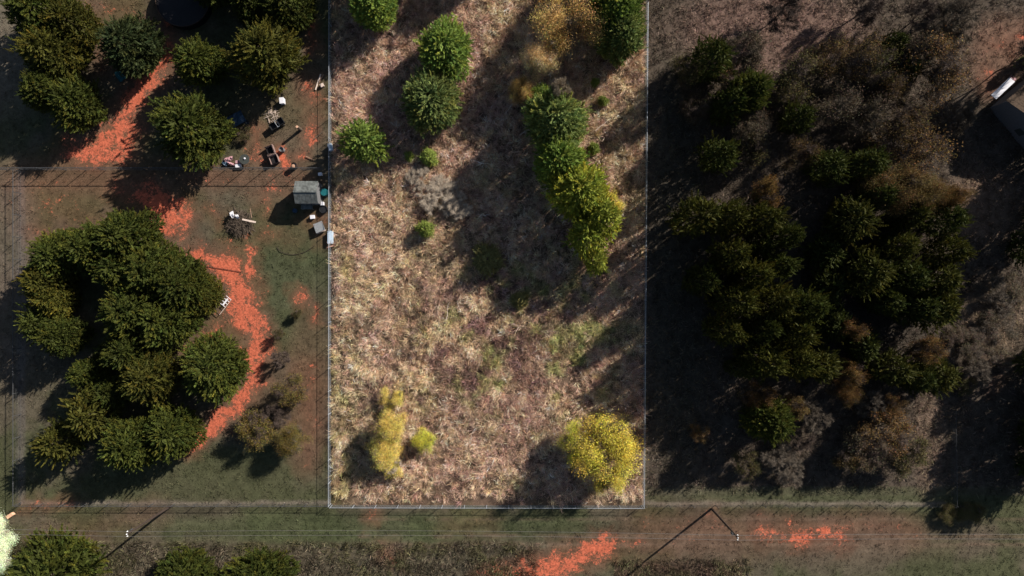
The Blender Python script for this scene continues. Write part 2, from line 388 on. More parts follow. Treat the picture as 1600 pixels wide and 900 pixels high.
def lot_color(px, py, jitter=None):
    n1 = fbm(px, py, 60, 41); n2 = fbm(px, py, 24, 53); n3 = fbm(px, py, 10, 67); n4 = fbm(px, py, 34, 79)
    c = np.ones(px.shape+(3,))*np.array((.445, .300, .207))  # dry-grass tan, made lighter to paint in the parcel's highlight
    c = mixc(c, (.46, .335, .200), sstep(.45, .68, n1)*.75)
    c = mixc(c, (.48, .38, .24), blob(px, py, 540, 600, 50, 220)*.4)
    c = mixc(c, (.47, .295, .225), blob(px, py, 650, 130, 170, 160)*.7)
    c = mixc(c, (.46, .30, .235), blob(px, py, 800, 690, 160, 80)*.5)
    c = mixc(c, (.23, .22, .065), (1-sstep(535, 570, px))*sstep(350, 400, py)*sstep(.42, .62, n2)*.7)
    c = mixc(c, (.22, .215, .085), sstep(.46, .62, n4)*(.3+.7*blob(px, py, 820, 530, 170, 140)))
    c = mixc(c, (.17, .10, .085), sstep(.42, .60, n2)*(.25+.75*blob(px, py, 760, 530, 120, 120)))
    c = mixc(c, (.20, .125, .095), sstep(.46, .64, fbm(px, py, 13, 91))*.65)
    c = mixc(c, (.26, .20, .12), blob(px, py, 710, 395, 80, 45)*.5)
    return c

# ground sheet
def axis(fine0, fine1, step, far):
    a = list(np.arange(fine0, fine1+1e-6, step)); d = step; x = fine1
    while x < far: d *= 1.35; x += d; a.append(x)
    d = step; x = fine0
    while x > -far: d *= 1.35; x -= d; a.insert(0, x)
    return np.array(a)
def grid_sheet(name, xs, ys, colf, clayf, zf, mat):
    X, Y = np.meshgrid(xs, ys, indexing='ij')
    px = X/S0+800; py = 450-Y/S0
    Z = zf(X, Y)
    V = np.stack([X, Y, Z], -1).reshape(-1, 3); nx, ny = len(xs), len(ys)
    I = (np.arange(nx-1)[:, None]*ny+np.arange(ny-1)[None, :]).ravel()
    Q = np.stack([I, I+ny, I+ny+1, I+1], 1)
    me = make_mesh(name, V, quads=Q, colors=colf(px, py).reshape(-1, 3), smooth=True)
    a = me.attributes.new('Clay', 'FLOAT', 'POINT'); a.data.foreach_set('value', clayf(px, py).astype(np.float32).ravel())
    me.materials.append(mat); return link_obj(name, me)
def relief(X, Y):
    return (fbm(X, Y, 9, 301, 3)-.5)*.10*(np.hypot(X, Y) < 400)-.05
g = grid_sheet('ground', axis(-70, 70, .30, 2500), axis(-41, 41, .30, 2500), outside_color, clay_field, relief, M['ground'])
tag(g, kind='structure')
lx0 = at(LOT[0], 0)[0]; lx1 = at(LOT[1], 0)[0]; ly0 = at(0, LOT[2])[1]
def lot_z(X, Y):
    return relief(X, Y)+.012
def lot_sheet():
    xs = np.arange(lx0, lx1+.01, .3); ys = np.arange(ly0, 46, .3)
    o = grid_sheet('meadow_ground', xs, ys, lambda a, b: lot_color(a, b)*.33, lambda a, b: a*0, lot_z, M['meadow'])  # soil colour cut down: shade between the tussocks is painted in
    return tag(o, kind='structure')
lot_sheet()

# ------------------------------------------------------------------ grasses (uncountable)
def grass(name, px, py, colors, hmin, hmax, nb, width, lay, seed, label, cat, base_z=-.05, spread=.12):
    rng = np.random.default_rng(seed); n = len(px)
    X = (px-800)*S0; Y = (450-py)*S0
    swirl = fbm(X, Y, 4.0, seed+5, 3)*4*math.pi + rng.normal(size=n)*.7
    hh = rng.uniform(hmin, hmax, n)*(.6+.8*fbm(X, Y, 2.2, seed+9, 2))
    R = lambda a: np.repeat(a, nb, axis=0)
    m = n*nb
    P = np.stack([R(X)+rng.normal(size=m)*spread, R(Y)+rng.normal(size=m)*spread, np.full(m, base_z)+rng.random(m)*.06], 1)
    az = R(swirl)+rng.normal(size=m)*1.0
    el = np.clip(rng.normal(lay, .32, m), .05, 1.45)
    D = np.stack([np.cos(az)*np.cos(el), np.sin(az)*np.cos(el), np.sin(el)], 1)
    L = R(hh)*rng.uniform(.6, 1.25, m)
    c = R(colors)*np.exp(rng.normal(size=(m, 1))*.30)*np.exp(rng.normal(size=(m, 3))*.05)
    c = np.clip(c, 0, .85)
    V, t, q, C = blades(P, D, L, width*rng.uniform(.6, 1.3, m), rng.uniform(.05, .45, m), c, rng, flat=True)
    me = make_mesh(name, V, t, q, C); me.materials.append(M['grass'])
    o = link_obj(name, me); return tag(o, label, cat, kind='stuff')

rg = np.random.default_rng(7)
# tall dry grass inside the fenced field
n = 34000
gx = rg.uniform(LOT[0]+3, LOT[1]-3, n); gy = rg.uniform(-40, LOT[2]-3, n)
keep = in_lot(gx, gy) & (rg.random(n) < .05+1.1*sstep(.3, .65, fbm(gx, gy, 11, 501, 3))); keep &= ~((gy > 778) & (rg.random(n) < .7))
gx, gy = gx[keep], gy[keep]
gc = lot_color(gx, gy)*1.25*np.exp(rg.normal(size=(len(gx), 1))*.36)
grass('matted_dry_grass', gx, gy, gc*.75, .3, .75, 8, .040, .45, 71, 'low matted tan and pinkish dry grass filling the fenced field', 'grass')
n = 23000
gx = rg.uniform(LOT[0]+4, LOT[1]-4, n); gy = rg.uniform(-40, LOT[2]-4, n)
keep = in_lot(gx, gy) & (rg.random(n) < .25+1.1*sstep(.3, .65, fbm(gx, gy, 18, 521, 3))) & ~((gy > 776) & (rg.random(n) < .75))
gx, gy = gx[keep], gy[keep]
gc = lot_color(gx, gy)*1.56*np.exp(rg.normal(size=(len(gx), 1))*.30)*np.exp(rg.normal(size=(len(gx), 3))*np.array([.07, .04, .09]))
grass('tall_dry_grass', gx, gy, gc, .6, 1.3, 24, .024, .95, 75, 'tall tan and pinkish tussocks standing across the fenced field', 'grass', spread=.13)
# yard turf, brown roadside strip, woodland floor
n = 60000
gx = rg.uniform(-20, 1620, n); gy = rg.uniform(-20, 920, n)
cf = clay_field(gx, gy)
keep = ~((gx > LOT[0]-4) & (gx < LOT[1]+4) & (gy < LOT[2]+3)) & (rg.random(n) > cf*1.3)
gx, gy = gx[keep], gy[keep]
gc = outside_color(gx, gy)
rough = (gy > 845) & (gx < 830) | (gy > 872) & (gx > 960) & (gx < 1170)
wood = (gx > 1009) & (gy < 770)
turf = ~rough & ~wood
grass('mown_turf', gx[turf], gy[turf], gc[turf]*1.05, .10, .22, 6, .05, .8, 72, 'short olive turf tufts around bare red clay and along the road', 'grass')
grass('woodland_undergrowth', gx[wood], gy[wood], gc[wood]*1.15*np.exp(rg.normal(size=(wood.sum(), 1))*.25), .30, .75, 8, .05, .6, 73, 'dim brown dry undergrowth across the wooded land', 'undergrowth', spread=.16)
n = 6500
rx = rg.uniform(-20, 1170, n); ry = rg.uniform(842, 925, n); k = ((rx < 840) & (ry > 848) | (rx > 960) & (ry > 874)) & (rg.random(n) < .4+fbm(rx, ry, 16, 77))
rx, ry = rx[k], ry[k]
rc = mixc(outside_color(rx, ry), (.070, .064, .034), sstep(.4, .6, fbm(rx, ry, 30, 99)))*np.exp(rg.normal(size=(len(rx), 1))*.35)
grass('roadside_brush', rx, ry, rc, .35, .9, 10, .05, .65, 74, 'brown weedy brush in the strip below the mown verge', 'brush', spread=.16)

# ------------------------------------------------------------------ trees
def cedar_mesh(seed, R=1.0, Hh=2.3, plumes=520, per=58, ragged=.10, loose=False, gap=.080):
    rng = np.random.default_rng(seed)
    zs = np.linspace(0, 1, 60)
    def prof(z): return np.where(z < .36, .45+.55*np.sin(z/.36*math.pi/2), np.clip(1-(np.clip(z-.36, 0, 1)/.66)**2.1, 0, 1)**.66)
    cum = np.cumsum(prof(zs)+.35*(zs > .5)); cum /= cum[-1]
    z = np.interp(rng.random(plumes*4), cum, zs); th = rng.uniform(0, 2*math.pi, plumes*4)
    ph = rng.uniform(0, 6.28, 12)
    def lob(t, zz):
        low = np.sin(2*t+ph[0]+zz*2)+.8*np.sin(3*t+ph[1]-zz*3)+.7*np.sin(5*t+ph[2]+zz*5)
        mid = np.sin(7*t+ph[3]+zz*11)*np.sin(zz*13+ph[4]+2*t)+.8*np.sin(11*t+ph[5]-zz*9)*np.sin(zz*19+ph[6])
        return 1+ragged*(low*.8+mid*.85)
    r = prof(z)*lob(th, z); A = np.stack([r*np.cos(th), r*np.sin(th), z*Hh*(1+.25*(lob(th+2, z)-1))], 1)
    sel = []
    for i in range(len(A)):
        if len(sel) >= plumes: break
        if not sel or np.min(np.linalg.norm(A[sel]-A[i], axis=1)) > gap: sel.append(i)
    A = A[sel]; z = z[sel]; th = th[sel]; n = len(A)
    up = .35+1.3*z**2.0
    ax = norm(np.stack([np.cos(th), np.sin(th), up], 1)+rng.normal(size=(n, 3))*.42)
    plen = rng.uniform(.24, .50, n) if loose else rng.uniform(.14, .34, n)
    if not loose: A *= (1+np.where(rng.random(n) < .16, rng.uniform(.03, .13, n), rng.uniform(-.07, .02, n)))[:, None]
    if loose: A *= rng.uniform(.60, 1.08, n)[:, None]**np.array([1, 1, .5])
    base = A-ax*plen[:, None]*.7
    side_tone = .5*np.sin(A[:, 0]*4+ph[7])+.5*np.sin(A[:, 1]*4+ph[8])+.4*np.sin(A[:, 2]*5+ph[9])
    pc = np.exp(rng.normal(size=(n, 1))*.24+side_tone[:, None]*.14)*np.exp((rng.normal(size=(n, 1))*.14+side_tone[:, None]*.10)*np.array([[1.0, .25, -.3]]))
    m = n*per; Rp = lambda a: np.repeat(a, per, axis=0)
    t = np.tile(np.linspace(.05, 1, per), n)+rng.normal(size=m)*.03
    axr = Rp(ax); side = norm(np.cross(axr, rng.normal(size=(m, 3))))
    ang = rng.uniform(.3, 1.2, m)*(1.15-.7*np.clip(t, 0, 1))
    D = norm(axr*np.cos(ang)[:, None]+side*np.sin(ang)[:, None])
    P = Rp(base)+axr*(Rp(plen)*t)[:, None]
    L = rng.uniform(.045, .105, m)*(1.2-.45*np.clip(t, 0, 1))*(1.25 if loose else 1)
    tip = np.clip(t, 0, 1)[:, None]
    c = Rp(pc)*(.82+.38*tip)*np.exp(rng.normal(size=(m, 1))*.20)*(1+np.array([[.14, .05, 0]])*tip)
    a = blades(P, D, L, .0125*rng.uniform(.7, 1.5, m), rng.uniform(0, .3, m), c, rng)
    k = 900 if loose else 2200; zi = rng.random(k)**.9; ti = rng.uniform(0, 6.28, k); ri = prof(zi)*.84*np.sqrt(rng.uniform(.15, 1, k))*lob(ti, zi)
    Pi = np.stack([ri*np.cos(ti), ri*np.sin(ti), zi*Hh*.93], 1); Di = norm(np.stack([np.cos(ti), np.sin(ti), .4+0*ti], 1)+rng.normal(size=(k, 3))*.7)
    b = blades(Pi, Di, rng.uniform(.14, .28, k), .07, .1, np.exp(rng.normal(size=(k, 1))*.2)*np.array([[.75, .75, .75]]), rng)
    V, T, Q, C = join([a, b]); V[:, 2] += .10
    me = make_mesh('cedar_crown', V, T, Q, C); me.materials.append(None); return me

def limbs(seed, Hh, R, fork=.25, n1=7, spread=.9, upright=.9):
    """branch segments of a broadleaf tree: list of (p0,p1,r0,r1) thick and arrays of twig roots and directions"""
    rnd = random.Random(seed); segs = []; tw = []
    def grow(p, d, L, r, lv):
        k = 3; q = p.copy()
        for i in range(k):
            d2 = (d+Vector((rnd.gauss(0, .16), rnd.gauss(0, .16), rnd.gauss(.03, .12)))).normalized()
            q2 = q+d2*L/k; segs.append((q.copy(), q2.copy(), r*(1-.22*i), r*(1-.22*(i+1)), lv))
            if lv >= 2: tw.append((q.copy(), d2.copy(), lv))
            q = q2; d = d2
        if lv >= 3: 
            for _ in range(4): tw.append((q.copy(), (d+Vector((rnd.gauss(0, .6), rnd.gauss(0, .6), rnd.gauss(.1, .4)))).normalized(), lv))
            return
        for i in range(3 if lv else n1):
            a = Vector((rnd.gauss(0, 1), rnd.gauss(0, 1), rnd.gauss(0, .5))).normalized()
            if lv == 0:
                t = 2*math.pi*(i+rnd.random()*.6)/n1; a = Vector((math.cos(t), math.sin(t), upright*rnd.uniform(.4, 1.6)))
                nd = a.normalized()
            else: nd = (d+a*spread).normalized()
            back = rnd.uniform(0, .35) if lv else rnd.uniform(0, .5)
            grow(q-d*L*back*.8, nd, L*rnd.uniform(.62, .85) if lv else (R*.62)*rnd.uniform(.8, 1.2), r*.55, lv+1)
    grow(Vector((0, 0, 0)), Vector((0, 0, 1)), Hh*fork, R*.045, 0)
    P = np.array([s[1] for s in segs]); ext = np.percentile(np.hypot(P[:, 0], P[:, 1]), 96); zt = P[:, 2].max()
    sx = R*.86/ext; sz = Hh*.93/zt
    sc = lambda v: Vector((v[0]*sx, v[1]*sx, v[2]*sz))
    return [(sc(a), sc(b), r0, r1, lv) for a, b, r0, r1, lv in segs], [(sc(p), d, lv) for p, d, lv in tw]

def broadleaf_mesh(seed, Hh=1.8, R=1.0, leafy=1.0, leaf=.07, twigs=9, upright=.9, clump=.12):
    """unit-radius broadleaf tree; returns limb mesh, twig mesh, leaf mesh"""
    rng = np.random.default_rng(seed); segs, tw = limbs(seed, Hh, R, upright=upright)
    mb = MB()
    for a, b, r0, r1, lv in segs: mb.tube(a, b, r0, r1, 5 if lv < 2 else 3, cap=False)
    lm = mb.mesh('limbs'); lm.materials.append(None)
    P0 = np.array([p for p, d, l in tw]); D0 = np.array([d for p, d, l in tw]); n = len(P0)
    P = np.repeat(P0, twigs, 0)+rng.normal(size=(n*twigs, 3))*.03; D = norm(np.repeat(D0, twigs, 0)+rng.normal(size=(n*twigs, 3))*.55)
    L = rng.uniform(.12, .26, n*twigs)
    c = np.exp(rng.normal(size=(n*twigs, 1))*.3)*np.ones((1, 3))
    v, t, q, c = blades(P, D, L, .0085, 0, c, rng)
    tm = make_mesh('twigs', v, t, q, c); tm.materials.append(None)
    fm = None
    if leafy > 0:
        tips = P+D*(L*rng.uniform(.4, 1.0, len(L)))[:, None]
        k = int(len(tips)*leafy); idx = rng.integers(0, len(tips), k)
        # leaves drop out in whole clumps so that gaps show
        cl = np.sin(P0[:, 0]*7+seed)+np.sin(P0[:, 1]*6+2*seed)+np.sin(P0[:, 2]*8+seed*3); alive = np.repeat(cl > (-.9 if leafy > 10 else -.6 if leafy > 1.5 else -.2), twigs)
        idx = idx[alive[idx]]; k = len(idx)
        Pl = tips[idx]+rng.normal(size=(k, 3))*clump*.5; Dl = norm(rng.normal(size=(k, 3))+np.array([[0, 0, .2]]))
        hue = np.repeat(np.exp(rng.normal(size=(n, 3))*np.array([.12, .11, .16])), twigs, 0)[idx]
        cc = hue*np.exp(rng.normal(size=(k, 1))*.24)
        v, t, q, c = blades(Pl, Dl, leaf*rng.uniform(.7, 1.4, k), leaf*.62, .1, cc, rng)
        fm = make_mesh('leaves', v, t, q, c); fm.materials.append(None)
    return lm, tm, fm

CEDARS = [cedar_mesh(100+i, ragged=(.06, .11, .10, .15, .08, .13)[i]) for i in range(6)]
LOOSE = [cedar_mesh(170+i, plumes=210, per=95, ragged=.16, loose=True, gap=.15) for i in range(5)]
SMALL = [cedar_mesh(140+i, Hh=1.5, plumes=80, per=44, ragged=.14, gap=.14) for i in range(2)]
tm_ = MB(); tm_.tube((0, 0, 0), (0, 0, 1.0), .055, .045, 8).tube((0, 0, 1.0), (0, 0, 2.0), .045, .012, 8)
TRUNK = tm_.mesh('cedar_trunk')
LEAFY = [broadleaf_mesh(200+i, leafy=14, leaf=.028, twigs=9, clump=.26) for i in range(3)]
THIN = [broadleaf_mesh(220+i, leafy=2.2, leaf=.045, twigs=12, clump=.2) for i in range(4)]
MID = [broadleaf_mesh(260+i, leafy=9, leaf=.027, twigs=10, clump=.26) for i in range(3)]
HAZE = [broadleaf_mesh(280+i, leafy=1.3, leaf=.042, twigs=13, clump=.34) for i in range(4)]
BARE = [broadleaf_mesh(240+i, leafy=0, twigs=16) for i in range(3)]
rt = random.Random(5)

def cedar(px, py, r, Hh, mat, label, group=None, name='cedar_tree', cat='cedar', small=False):
    hm = Hh*.38
    x, y, _ = at(px, py, hm); R = r*S0*(CAM_H-hm)/CAM_H*.98
    root = empty(name, (x, y, 0), rt.uniform(0, 6.28)); tag(root, label, cat, group)
    me = rt.choice(SMALL if small else LOOSE if mat in (CS, CT) or (px, py) in ((568, 222), (938, 340), (915, 370), (930, 408), (98, 688), (150, 645), (72, 505)) else CEDARS)
    root.scale = (R, R, Hh/(1.75 if small else 2.62))
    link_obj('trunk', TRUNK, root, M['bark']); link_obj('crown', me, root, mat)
    return root

def broad(px, py, r, Hh, pool, lmat, tmat, label, group=None, name='broadleaf_tree', cat='tree'):
    hm = Hh*.55
    x, y, _ = at(px, py, hm); R = r*S0*(CAM_H-hm)/CAM_H
    root = empty(name, (x, y, 0), rt.uniform(0, 6.28)); tag(root, label, cat, group)
    if pool is THIN and px > 1010 and py < 300: pool = HAZE; R *= 1.15
    lm, tm, fm = rt.choice(pool); root.scale = (R, R, Hh/1.8)
    link_obj('trunk', lm, root, M['bark'] if tmat is not M['twig_pale'] else M['twig_pale_bark'])
    link_obj('twigs', tm, root, tmat)
    if fm is not None and lmat is not None: link_obj('crown', fm, root, lmat)
    return root
M['twig_pale_bark'] = mat_solid('bark_pale_grey', (.30, .25, .21), .9, scale=9)

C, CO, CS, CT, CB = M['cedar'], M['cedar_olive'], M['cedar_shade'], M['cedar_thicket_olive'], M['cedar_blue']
GY = 'cedars in the yard above the chain link fence'
for a in [
 (70, 22, 44, 9, C, 'dark green cedar cut by the top edge, topmost of the left corner stack'),
 (118, 40, 36, 8, CO, 'olive cedar second from the top in the left corner stack'),
 (88, 85, 44, 8.5, CO, 'brownish olive cedar in the middle of the left corner stack'),
 (78, 142, 34, 7.5, C, 'green cedar at the lower end of the left corner stack, above bare ground'),
 (122, 162, 38, 7.5, C, 'cedar at the foot of the left corner stack, nearest the wide clay track'),
 (210, 73, 43, 8.5, CB, 'round cool green cedar standing alone left of the narrow clay path'),
 (316, 100, 36, 7.5, C, 'small round cedar right of the clay path, above the lone large round cedar'),
 (303, 203, 53, 9, C, 'large round dense cedar between the clay track and the junk pile'),
 (420, 88, 50, 9.5, CO, 'large brownish green cedar above the yard of discarded chairs'),
 (452, 12, 40, 8.5, C, 'dark cedar at the top edge, against the pale field fence'),
 (395, 2, 34, 8, C, 'dark cedar cut by the top edge above the large brownish cedar')]:
    cedar(*a, group=GY)
GB = 'cedars of the big grove in the lower yard'
for a in [
 (205, 372, 46, 9, C, 'cedar at the top of the lower yard grove, touching the red clay'),
 (150, 390, 40, 8.5, C, 'cedar on the upper left shoulder of the lower yard grove'),
 (100, 400, 40, 8, C, 'cedar at the upper left corner of the lower yard grove'),
 (82, 440, 36, 7.5, CO, 'olive cedar on the left side of the grove, above the dark notch'),
 (92, 468, 27, 7, CO, 'small olive cedar bordering the dark gap inside the grove'),
 (196, 420, 38, 8, C, 'cedar in the upper middle of the lower yard grove'),
 (245, 425, 46, 9, C, 'cedar in the upper right middle of the grove beneath the top one'),
 (290, 445, 44, 8.5, C, 'cedar on the right of the grove, just below the dark hose end'),
 (322, 460, 27, 6, CO, 'small brown-green cedar at the right tip of the grove beside the white ladder rack'),
 (214, 485, 45, 9, C, 'cedar at the centre of the grove on the right bank of the dark gap'),
 (262, 500, 46, 8.5, C, 'cedar at the centre right of the grove above the two lower round ones'),
 (72, 505, 32, 7.5, C, 'cedar at the far left tip of the grove, pointing at the shadowed turf'),
 (104, 524, 32, 7.5, C, 'cedar below the dark gap on the left arm of the grove'),
 (212, 550, 40, 8, C, 'cedar linking the middle of the grove to its lower half'),
 (240, 588, 42, 8.5, CO, 'bright olive cedar left of the separate round cedar by the clay track'),
 (338, 572, 49, 8, C, 'smooth round cedar in the bend of the red clay track'),
 (142, 582, 26, 6, C, 'low cedar deep in the shade left of the olive cedar'),
 (150, 645, 42, 8, CO, 'olive cedar at the lower left of the grove, its tip sunlit'),
 (98, 688, 36, 7, CO, 'ragged cedar at the bottom left corner of the grove'),
 (212, 692, 42, 8, C, 'cedar at the bottom middle of the grove over the mown grass'),
 (275, 672, 40, 7.5, C, 'cedar at the bottom right of the grove next to the end of the clay track'),
 (180, 610, 30, 6, C, 'small dark cedar filling the middle of the lower grove')]:
    cedar(*a, group=GB)
for a in [
 (90, 892, 64, 8, C, 'wide cedar cut by the bottom edge under the long pole shadow'),
 (292, 900, 44, 6, C, 'low cedar barely rising into view at the bottom edge'),
 (410, 905, 50, 7, C, 'cedar at the bottom edge below the middle of the mown verge')]:
    cedar(*a, group='cedars along the bottom edge')
BR, CC, LI = M['cedar_bright'], M['cedar_cool'], M['cedar_lime']
for a in [
 (584, 10, 36, 8, BR, 'bright green cedar cut by the top edge, nearest the left fence of the field'),
 (697, 80, 43, 8, BR, 'bright green round cedar, upper of the touching pair in the field'),
 (674, 160, 46, 7.5, CC, 'grey green cedar, lower of the touching pair in the field'),
 (568, 222, 38, 6.5, BR, 'small bright green cedar alone by the left fence of the field'),
 (958, 22, 42, 11.5, BR, 'dark green cedar cut by the top edge beside the ochre tree in the field'),
 (970, 62, 34, 10, CC, 'grey green cedar just below the one at the top right corner of the field'),
 (868, 192, 46, 11.5, CC, 'grey green cedar at the upper end of the row in the field'),
 (875, 255, 38, 11.5, BR, 'second cedar from the top in the row down the field'),
 (902, 300, 44, 12, LI, 'yellow green cedar in the middle of the row down the field'),
 (938, 340, 36, 11, LI, 'yellow green cedar bulging from the right side of the row in the field'),
 (915, 370, 32, 10, LI, 'lime cedar next to last in the row down the field'),
 (930, 408, 22, 7.5, LI, 'small lime cedar at the lower tip of the row in the field'),
 (845, 160, 24, 6, BR, 'small green cedar under the pale tan tree at the head of the row')]:
    cedar(*a, group='cedars inside the fenced field')
for a in [
 (640, 245, 9, 1.4, 'tiny green seedling left of its twin above the grey leafless bush'),
 (670, 246, 15, 2.2, 'fresh green seedling above the grey leafless bush'),
 (665, 358, 15, 2.6, 'lime green seedling alone below the grey leafless bush'),
 (942, 158, 9, 1.6, 'tiny seedling right of the white leafless tree in the field'),
 (930, 129, 8, 1.4, 'faint seedling in the tree shade near the field top'),
 (928, 232, 10, 1.8, 'pale olive seedling right of the head of the cedar row')]:
    cedar(a[0], a[1], a[2], a[3], M['fern'], a[4], 'cedar seedlings in the dry grass', 'cedar_seedling', 'seedling', True)
cedar(812, 468, 15, 1.6, M['weed'], 'dark olive weed clump at the lower tip of the field shadow', None, 'weed_clump', 'weed', True)
cedar(762, 405, 26, 1.8, M['weed'], 'wide olive weed clump below the grey leafless bush', None, 'weed_clump', 'weed', True)
# broadleaf trees in the field
T = M['twig']; TP = M['twig_pale']; TD = M['twig_dark']
GFB = 'autumn broadleaf trees in the fenced field'
for a in [
 (880, 38, 50, 10, MID, M['ochre'], T, 'ochre leaved tree at the top of the field, left of the green cedars'),
 (836, 103, 30, 8, MID, M['pale_tan'], TP, 'pale tan wispy tree below the ochre tree'),
 (815, 144, 19, 6, MID, M['ochre'], T, 'small ochre bush under the pale tan tree'),
 (873, 145, 22, 11.5, BARE, None, TP, 'white leafless tree above the head of the cedar row'),
 (952, 318, 22, 4, THIN, M['gold'], T, 'yellowish sapling behind the bulge of the cedar row'),
 (613, 624, 18, 2.4, MID, M['pale_gold'], T, 'small yellow bush, topmost of the four yellow bushes at lower left of the field'),
 (604, 668, 27, 4.8, MID, M['pale_gold'], T, 'pale yellow bush, second from the top of the yellow bushes'),
 (596, 697, 27, 4.4, MID, M['pale_gold'], T, 'yellow bush merged below the pale yellow one'),
 (612, 726, 19, 3, THIN, M['pale_gold'], TP, 'thin yellow bush with twigs showing, lowest of the yellow bushes'),
 (663, 693, 20, 3, MID, M['lime_yellow'], T, 'round lime yellow bush set apart to the right of the others'),
 (942, 702, 48, 8.5, MID, M['gold'], T, 'large golden tree in the bottom right corner of the field'),
 (908, 695, 32, 5, MID, M['lime_yellow'], T, 'yellow green bush on the left flank of the large golden tree'),
 (950, 742, 28, 4.5, MID, M['gold'], T, 'golden bush below the large golden tree, near the bottom fence')]:
    broad(*a, group=GFB)
GW = 'grey leafless thicket in the field'
for px, py, r, h, l in [(690, 300, 36, 2.2, 'pale grey leafless bush spreading above the lime seedling'), (650, 275, 22, 1.6, 'small grey leafless bush at the upper left of the pale one'),
      (715, 325, 24, 1.8, 'grey leafless bush touching the edge of the tree shadow')]:
    broad(px, py, r, h, BARE, None, TP, l, GW, 'leafless_bush', 'bush')
# yard saplings
for a in [
 (402, 668, 30, 4, THIN, M['olive_gold'], TD, 'ochre brown tree right of the tail of the clay track'),
 (455, 612, 26, 4, THIN, M['olive_gold'], TD, 'dull olive tree, upper of three below the mown lawn'),
 (462, 690, 27, 4.5, MID, M['olive_gold'], T, 'olive tree nearest the field fence among the three lower yard trees'),
 (430, 645, 24, 3.5, BARE, None, TD, 'leafless dark tree between the ochre and olive ones'),
 (440, 560, 16, 2.6, BARE, None, TD, 'small leafless bush above the lower yard trees')]:
    broad(*a, group='small broadleaf trees in the lower yard')
for px, py, r, h, l in [(464, 490, 9, 1.5, 'lone tiny shrub on the lawn with a long thin shadow'), (436, 522, 9, 1.8, 'tiny dark shrub beside the red clay track'), (380, 210, 14, 1.2, 'yellowish olive shrub beside the large round cedar and the junk')]:
    broad(px, py, r, h, THIN, M['olive_dim'], TD, l, 'yard shrubs', 'shrub', 'shrub')

